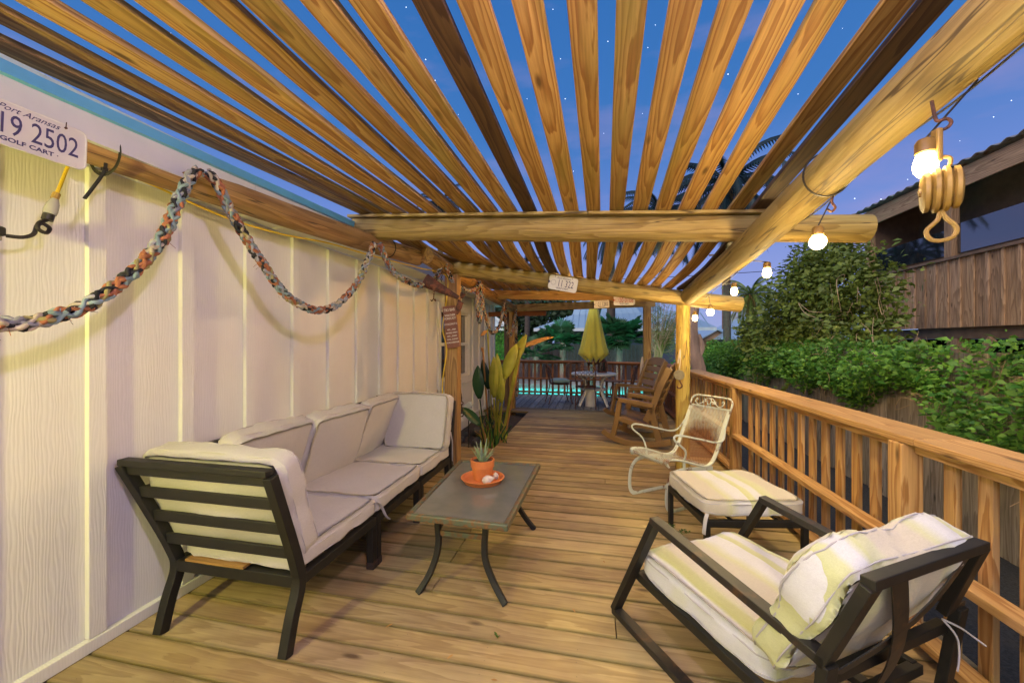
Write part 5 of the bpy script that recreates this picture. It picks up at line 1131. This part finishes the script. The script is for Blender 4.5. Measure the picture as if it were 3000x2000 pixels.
for y in (2.0, 4.1, 6.2, 8.3, 10.1):
    mb = MB(); gridbox(mb, NX+.1, NX+.3, y-.1, y+.1, -.4, 1.449); mb.build('stilt', m_barn, nh, w=True)
    mb = MB(); mb.bar((NX+.08, y-.12, .75), (NX+.08, y-.75, 1.44), .05, .12); mb.bar((NX+.08, y+.12, .75), (NX+.08, y+.75, 1.44), .05, .12); mb.build('brace', m_barn, nh, w=True)
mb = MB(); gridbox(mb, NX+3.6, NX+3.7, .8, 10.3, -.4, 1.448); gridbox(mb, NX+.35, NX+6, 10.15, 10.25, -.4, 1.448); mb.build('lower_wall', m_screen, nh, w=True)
mb = MB(); gridbox(mb, NX+.96, NX+5.9, .8, 10.3, 1.64, 4.45); mb.build('rooms', m_barn, nh, w=True)

# ------------------------------------------------------------------ beyond the pool
m_pfence = wood('purplish fence boards', (.17, .115, .11), (.10, .065, .06), (.08, .05, .05), wave=9, var=.45)
bf = thing('pool_fence', 'purplish brown board fence behind the pool', 'fence', (0, 18.5, -.4))
for k in range(96):
    x = -12.7+.16*k; mb = MB(); mb.box((x, 18.5+random.uniform(-.01, .01), .42), (.148, .02, 1.66)); mb.build('board', m_pfence, bf, w=True)
fh = thing('blue_house', 'low blue grey house with a pale metal hip roof beyond the pool', 'house', (2, 21, 0))
HY = 21.0
def hx(px, Y=HY): a = (px-1500)/1150; t_ = math.atan(243/1150); q = Y/(math.cos(t_)+math.sin(t_)*a); return (-math.sin(t_)+math.cos(t_)*a)*q
mb = MB(); mb.box(((hx(1625)+hx(1975))/2, HY+3, .8), (hx(1975)-hx(1625), 6, 2.5)); mb.build('wall', m_bluewall, fh, w=True)
mb = MB(); x = hx(1625)
while x < hx(1975): gridbox(mb, x, x+.025, HY-.012, HY-.001, -.4, 2.03); x += .2
mb.build('siding_grooves', m_bluewall, fh, w=True)
x0, x1 = hx(1568), hx(2090); ez = 2.07
def roofpoly(mb, pts): mb.add(pts, [tuple(range(len(pts)))], pts)
mb = MB(); xr, xr2 = hx(1680, HY+2.0), hx(1885, HY+4)
roofpoly(mb, [(x0, HY-.5, ez), (x1, HY-.5, ez), (x1-1.0, HY+1.3, ez+.85), (xr, HY+1.3, ez+.80)])
roofpoly(mb, [(xr, HY+1.3, ez+.80), (x1-3.3, HY+1.3, ez+.84), (x1-4.4, HY+4.2, ez+3.3), (xr+.5, HY+4.2, ez+3.3)])
roofpoly(mb, [(x1-3.3, HY+1.3, ez+.84), (x1-1.0, HY+1.3, ez+.85), (x1-1.3, HY+5, ez+1.2), (x1-4.4, HY+4.2, ez+3.3)])
roofpoly(mb, [(x0, HY-.5, ez), (xr, HY+1.3, ez+.80), (xr, HY+6, ez+.8), (x0, HY+6.5, ez)])
roofpoly(mb, [(xr, HY+1.3, ez+.8), (xr+.5, HY+4.2, ez+3.3), (xr, HY+7, ez+.8)])
mb.build('roof', m_roof, fh, w=True, solid=.05)
mb = MB(); n_ = 26
for i in range(n_):
    x = x0+.3+(x1-x0-.6)*i/(n_-1); t_ = min(1, (x-x0)/(xr-x0))
    mb.bar((x, HY-.5, ez+.04), (x, HY-.5+1.8*t_, ez+.83*t_+.04), .03, .05)
    if xr+.1 < x < x1-3.4: mb.bar((x, HY+1.3, ez+.86), (xr+.5+(x-xr)/(x1-3.3-xr)*(x1-4.9-xr), HY+4.2, ez+3.33), .03, .05)
mb.build('roof_seam', m_roof, fh, w=True)
mb = MB(); gridbox(mb, x0, x1, HY-.56, HY-.50, ez-.14, ez+.02); mb.build('fascia', m_blue, fh, w=True)
# gazebo gable at the far left
gz = thing('garden_pavilion', 'small white gabled pavilion seen past the end of the house wall', 'pavilion', (-6.5, 20, 0))
c = at(1422, 945, 20); mb = MB(); mb.prism([(-1.2, 0), (1.2, 0), (0, .75)], .1, M=Matrix.Rotation(R(90), 3, 'X'), c=(c.x, c.y, c.z-.2)); mb.build('gable', m_blue, gz, w=True)
mb = MB(); mb.bar((c.x-1.35, c.y-.1, c.z-.3), (c.x, c.y-.1, c.z+.62), .12, .08, up=(0, 1, 0)); mb.bar((c.x+1.35, c.y-.1, c.z-.3), (c.x, c.y-.1, c.z+.62), .12, .08, up=(0, 1, 0)); mb.bar((c.x-1.6, c.y, c.z-.35), (c.x+1.6, c.y, c.z-.35), .6, .12); mb.build('roof', m_white, gz, w=True)
for s_ in (-1.1, 1.1): mb = MB(); mb.bar((c.x+s_, c.y, -.4), (c.x+s_, c.y, c.z-.4), .12, .12); mb.build('column', m_white, gz, w=True)
# dark trees at left behind
blob_tree('oak_tree', 'dark dense tree behind the pale roof, left of the umbrella', (-4, 27, -.4), [(-6.0, 27, 2.6, 2.2), (-3.6, 27, 3.2, 2.2), (-8.5, 28, 3.2, 2.5), (-1.6, 28, 3.9, 1.8), (-5, 28, 5, 2.2)], 15000, .28, m_leafd, [([(-4, 27, -.4), (-4, 27, 3)], .3)], seed=5)
blob_tree('garden_bush', 'bright green feathery bush beyond the far deck corner post', (-5.2, 15, -.4), [(-4.5, 15.5, .9, 1.0), (-5.8, 16, .7, 1.1), (-3.7, 15.7, 1.2, .8)], 9000, .12, m_leaf, [([(-4.9, 15.6, -.4), (-4.9, 15.6, .8)], .06)], 'bush', flat=.2, seed=6)
# fan palms
def fan(mb, base, d, L, nf=26, droop=.25, r=None):
    base, d = V(base), V(d).normalized(); x, y, z = frame_from(d); mb.tube([base, base+d*L*.55], .016, 4, r_=.8); c = base+d*L*.55; rr = random.random() if r is None else r
    for k in range(nf):
        a = R(-120+240*k/(nf-1)); dd = (x*math.cos(a)+y*math.sin(a)+z*.15).normalized(); l = L*.52*(1-.25*abs(a)/2.1)*random.uniform(.9, 1.05); s_ = dd.cross(z).normalized()*.022*L
        m1 = c+dd*l*.6; t_ = c+dd*l-V((0, 0, droop*l*random.uniform(.4, 1.3))); mb.add([c, m1-s_, t_, m1+s_], [(0, 1, 2), (0, 2, 3)], [(0, 0, 0)]*4, rr*.6+random.random()*.4)
def fanpalm(label, p, n, L, h, seed, m=m_palm, spread=1.0, trunk=None):
    random.seed(seed); t = thing('fan_palm', label, 'palm', p); mb = MB()
    for i in range(n):
        a = random.uniform(0, 2*pi); el = random.uniform(-.35, 1.25); d = V((math.cos(a)*math.cos(el), math.sin(a)*math.cos(el), math.sin(el))); fan(mb, V(p)+V((0, 0, h)), d*1, L*random.uniform(.8, 1.1)*spread)
    mb.build('crown', m, t, w=True, smooth=2); mb = MB(); mb.tube([p, V(p)+V((0, 0, h*.5)), V(p)+V((0.02, 0, h))], trunk or .14, 10, wob=.3); mb.build('trunk', m_bark, t, w=True, smooth=True); return t
fanpalm('leafy fan palm left of the umbrella behind the pool', (hx(1648, 17.3), 17.3, -.4), 30, 1.23, 1.75, 11)
fanpalm('lower fan palm beside the far corner post, farthest left of the three', (hx(1568, 17.3), 17.3, -.4), 18, 1.1, 1.2, 12)
fanpalm('tall spread fan palm right of the umbrella behind the pool', (hx(1815, 17.3), 17.3, -.4), 32, 1.36, 1.85, 13)
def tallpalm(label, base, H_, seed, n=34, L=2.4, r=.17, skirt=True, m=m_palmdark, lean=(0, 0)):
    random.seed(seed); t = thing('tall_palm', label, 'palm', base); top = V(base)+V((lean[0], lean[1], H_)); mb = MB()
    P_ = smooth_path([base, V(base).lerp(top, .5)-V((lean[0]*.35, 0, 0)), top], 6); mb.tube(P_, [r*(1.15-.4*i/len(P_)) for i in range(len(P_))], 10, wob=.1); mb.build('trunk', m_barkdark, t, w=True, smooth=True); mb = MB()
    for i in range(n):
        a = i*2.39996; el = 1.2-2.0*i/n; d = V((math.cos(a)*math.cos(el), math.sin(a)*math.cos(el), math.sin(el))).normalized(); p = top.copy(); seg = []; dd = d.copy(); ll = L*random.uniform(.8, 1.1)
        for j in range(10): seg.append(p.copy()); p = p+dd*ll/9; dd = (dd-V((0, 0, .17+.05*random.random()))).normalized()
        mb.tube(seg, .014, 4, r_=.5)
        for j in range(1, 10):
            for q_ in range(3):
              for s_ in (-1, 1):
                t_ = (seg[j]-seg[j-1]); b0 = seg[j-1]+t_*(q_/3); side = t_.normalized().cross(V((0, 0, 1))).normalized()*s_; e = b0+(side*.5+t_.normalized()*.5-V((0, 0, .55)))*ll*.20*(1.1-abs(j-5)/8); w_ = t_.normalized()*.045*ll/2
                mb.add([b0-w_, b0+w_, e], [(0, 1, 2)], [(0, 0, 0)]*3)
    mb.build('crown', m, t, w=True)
    if skirt:
        mb = MB()
        for i in range(240):
            a = random.uniform(0, 2*pi); z = random.uniform(-1.1, .1)*L*.45; p = top+V((math.cos(a)*r, math.sin(a)*r, z)); e = p+V((math.cos(a)*.35, math.sin(a)*.35, -.7))*L*.3; w_ = V((-math.sin(a), math.cos(a), 0))*.03; mb.add([p-w_, p+w_, e], [(0, 1, 2)], [(0, 0, 0)]*3)
        mb.build('dead_frond_skirt', m_dry if m is not m_palmdark else m_twig, t, w=True)
    return t
def pal(px, py, Y, lb, seed, L=2.4, **k):
    x = hx(px, Y); t_ = math.atan(243/1150); d = Y*math.cos(t_)-x*math.sin(t_); z = 1.4+(1000-py)/1150*d; tallpalm(lb, (x, Y, -.4), z+.4, seed, L=L, **k)
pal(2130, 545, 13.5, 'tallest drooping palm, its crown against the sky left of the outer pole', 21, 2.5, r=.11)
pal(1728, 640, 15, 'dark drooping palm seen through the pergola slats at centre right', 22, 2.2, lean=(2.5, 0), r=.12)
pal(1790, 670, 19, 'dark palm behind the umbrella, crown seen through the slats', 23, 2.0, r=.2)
pal(2200, 865, 26, 'distant shaggy palm with a brown skirt above the blue roofs', 24, 2.1, m=m_ivy, r=.3)
pal(1290, 600, 21, 'distant dark palm top peeking through the slats over the house side', 25, 1.8)
pal(1545, 790, 24, 'far palm behind the second cross pole', 26, 1.5)
# wispy shrub right of the back post
t = thing('wispy_shrub', 'thin wispy brown shrub in front of the blue house, right of the back post', 'shrub', (hx(1925, 13), 13, -.4))
for i in range(90):
    p = V((hx(1925, 13), 13, -.4)); a = random.uniform(-.5, .55); tip = at(1915+random.uniform(-25, 85), random.uniform(870, 1010), 12.6); mb = MB()
    mb.tube(smooth_path([p, V((p.x+random.uniform(-.1, .15), 13, .9)), (p+tip)/2+V((0, 0, .6)), tip], 4), .006, 4)
    for j in range(14): q = (p+tip)/2+V((0, 0, .5)); q = q.lerp(tip, random.random()); e = q+V((random.uniform(-.25, .25), random.uniform(-.2, .2), random.uniform(-.1, .25))); mb.tube([q, e], .004, 3)
    mb.build('twig', m_twig if i % 2 else m_ivy, t, w=True)
# distant roofs, tank, poles, wires
def gable(name, label, pxs, pys, Y, mr, mw, h=1.2):
    t = thing(name, label, 'house', (hx(sum(pxs)/2, Y), Y, -.4)); a, b_ = hx(pxs[0], Y), hx(pxs[1], Y); ct_ = math.atan(243/1150); d = Y*math.cos(ct_)-(a+b_)/2*math.sin(ct_); z0 = 1.4+(1000-pys[0])/1150*d; z1 = 1.4+(1000-pys[1])/1150*d
    mb = MB(); mb.box(((a+b_)/2, Y+3, (z0-.4)/2), ((b_-a)*.9, 6, z0+.4)); mb.build('wall', mw, t, w=True)
    mb = MB(); mb.prism([(-(b_-a)*.45, 0), ((b_-a)*.45, 0), (0, (z1-z0)*.93)], .1, M=Matrix.Rotation(R(90), 3, 'X'), c=((a+b_)/2, Y, z0)); mb.build('gable', mw, t, w=True)
    mb = MB(); m_ = (a+b_)/2; mb.add([(a, Y-.3, z0-.05), (m_, Y-.3, z1), (b_, Y-.3, z0-.05), (a, Y+6, z0-.05), (m_, Y+6, z1), (b_, Y+6, z0-.05)], [(0, 1, 4, 3), (1, 2, 5, 4)], [(0, 0, 0)]*6); mb.build('roof', mr, t, w=True, solid=.08); return t
gable('distant_house', 'far house with a pale blue gable roof above the hedge', (2150, 2250), (992, 958), 24, m_roof, m_bluewall)
gable('distant_house', 'farther house with a long pale blue roof behind the hedge, left of the gable', (2040, 2160), (996, 965), 28, m_roof, m_barn)
gable('distant_house', 'farthest house with a big pale blue roof, below the shaggy palm', (2110, 2330), (985, 925), 34, m_roof, m_bluewall)
wt = thing('water_tank', 'grey ribbed tank standing above the far roofs', 'tank', (hx(2146, 40), 40, 0)); q = at(2146, 948, 36); mb = MB(); mb.lathe([(.1, -3)]+[(.68+.02*(i % 2), -.5+.09*i) for i in range(13)]+[(.1, .62)], q, 20); mb.build('tank', m_concrete, wt, w=True)
mb = MB(); mb.box(q+V((0, 0, .75)), (.5, .5, .25)); mb.build('hatch', m_concrete, wt, w=True)
up = thing('utility_pole', 'wooden utility pole between the tank and the yellow post', 'utility pole', (hx(2120, 30), 30, 0)); mb = MB(); q = at(2120, 960, 29); mb.tube([(q.x, q.y, -.4), (q.x, q.y, q.z+6)], .12, 8); mb.build('pole', m_brown, up, w=True)
mb = MB(); mb.bar((q.x-1, q.y, q.z+5.4), (q.x+1, q.y, q.z+5.4), .1, .12); mb.build('crossarm', m_brown, up, w=True)
for i, (z_, lb) in enumerate(((3.0, 'upper'), (2.2, 'lower'))): cable('overhead_wire', lb+' thin black wire strung across behind the pergola', 'wire', [(-14, 17, z_+1.6), (-4, 16.5, z_+1.0), (4, 16, z_+.9), (14, 17, z_+1.5)], .012, m_blackcord, 5)
# stars
m_star = emit('star', (.75, .85, 1), 2.2)
stars = [(500, 98), (818, 244), (1190, 22), (1247, 175), (1275, 236), (1343, 336), (1350, 482), (971, 365), (1544, 290), (1620, 28), (1642, 173), (1656, 290), (1680, 502), (1769, 391), (1781, 122), (1898, 140), (1920, 74), (1882, 333), (2133, 218), (2338, 276), (2468, 84), (2581, 584), (2659, 526), (2812, 413), (2504, 582), (2911, 343), (2963, 295), (2661, 497)]
bm = bmesh.new(); bmesh.ops.create_icosphere(bm, subdivisions=1, radius=.36); sm = bpy.data.meshes.new('star'); bm.to_mesh(sm); bm.free(); sm.materials.append(m_star)
for s_ in stars[:27]:
    o = bpy.data.objects.new('star', sm); COL.objects.link(o); o.location = at(s_[0], s_[1], 320); o.scale = (random.choice((.6, .8, 1, 1.15)),)*3; tag(o, 'small white star in the blue dusk sky', 'star', 'stars')
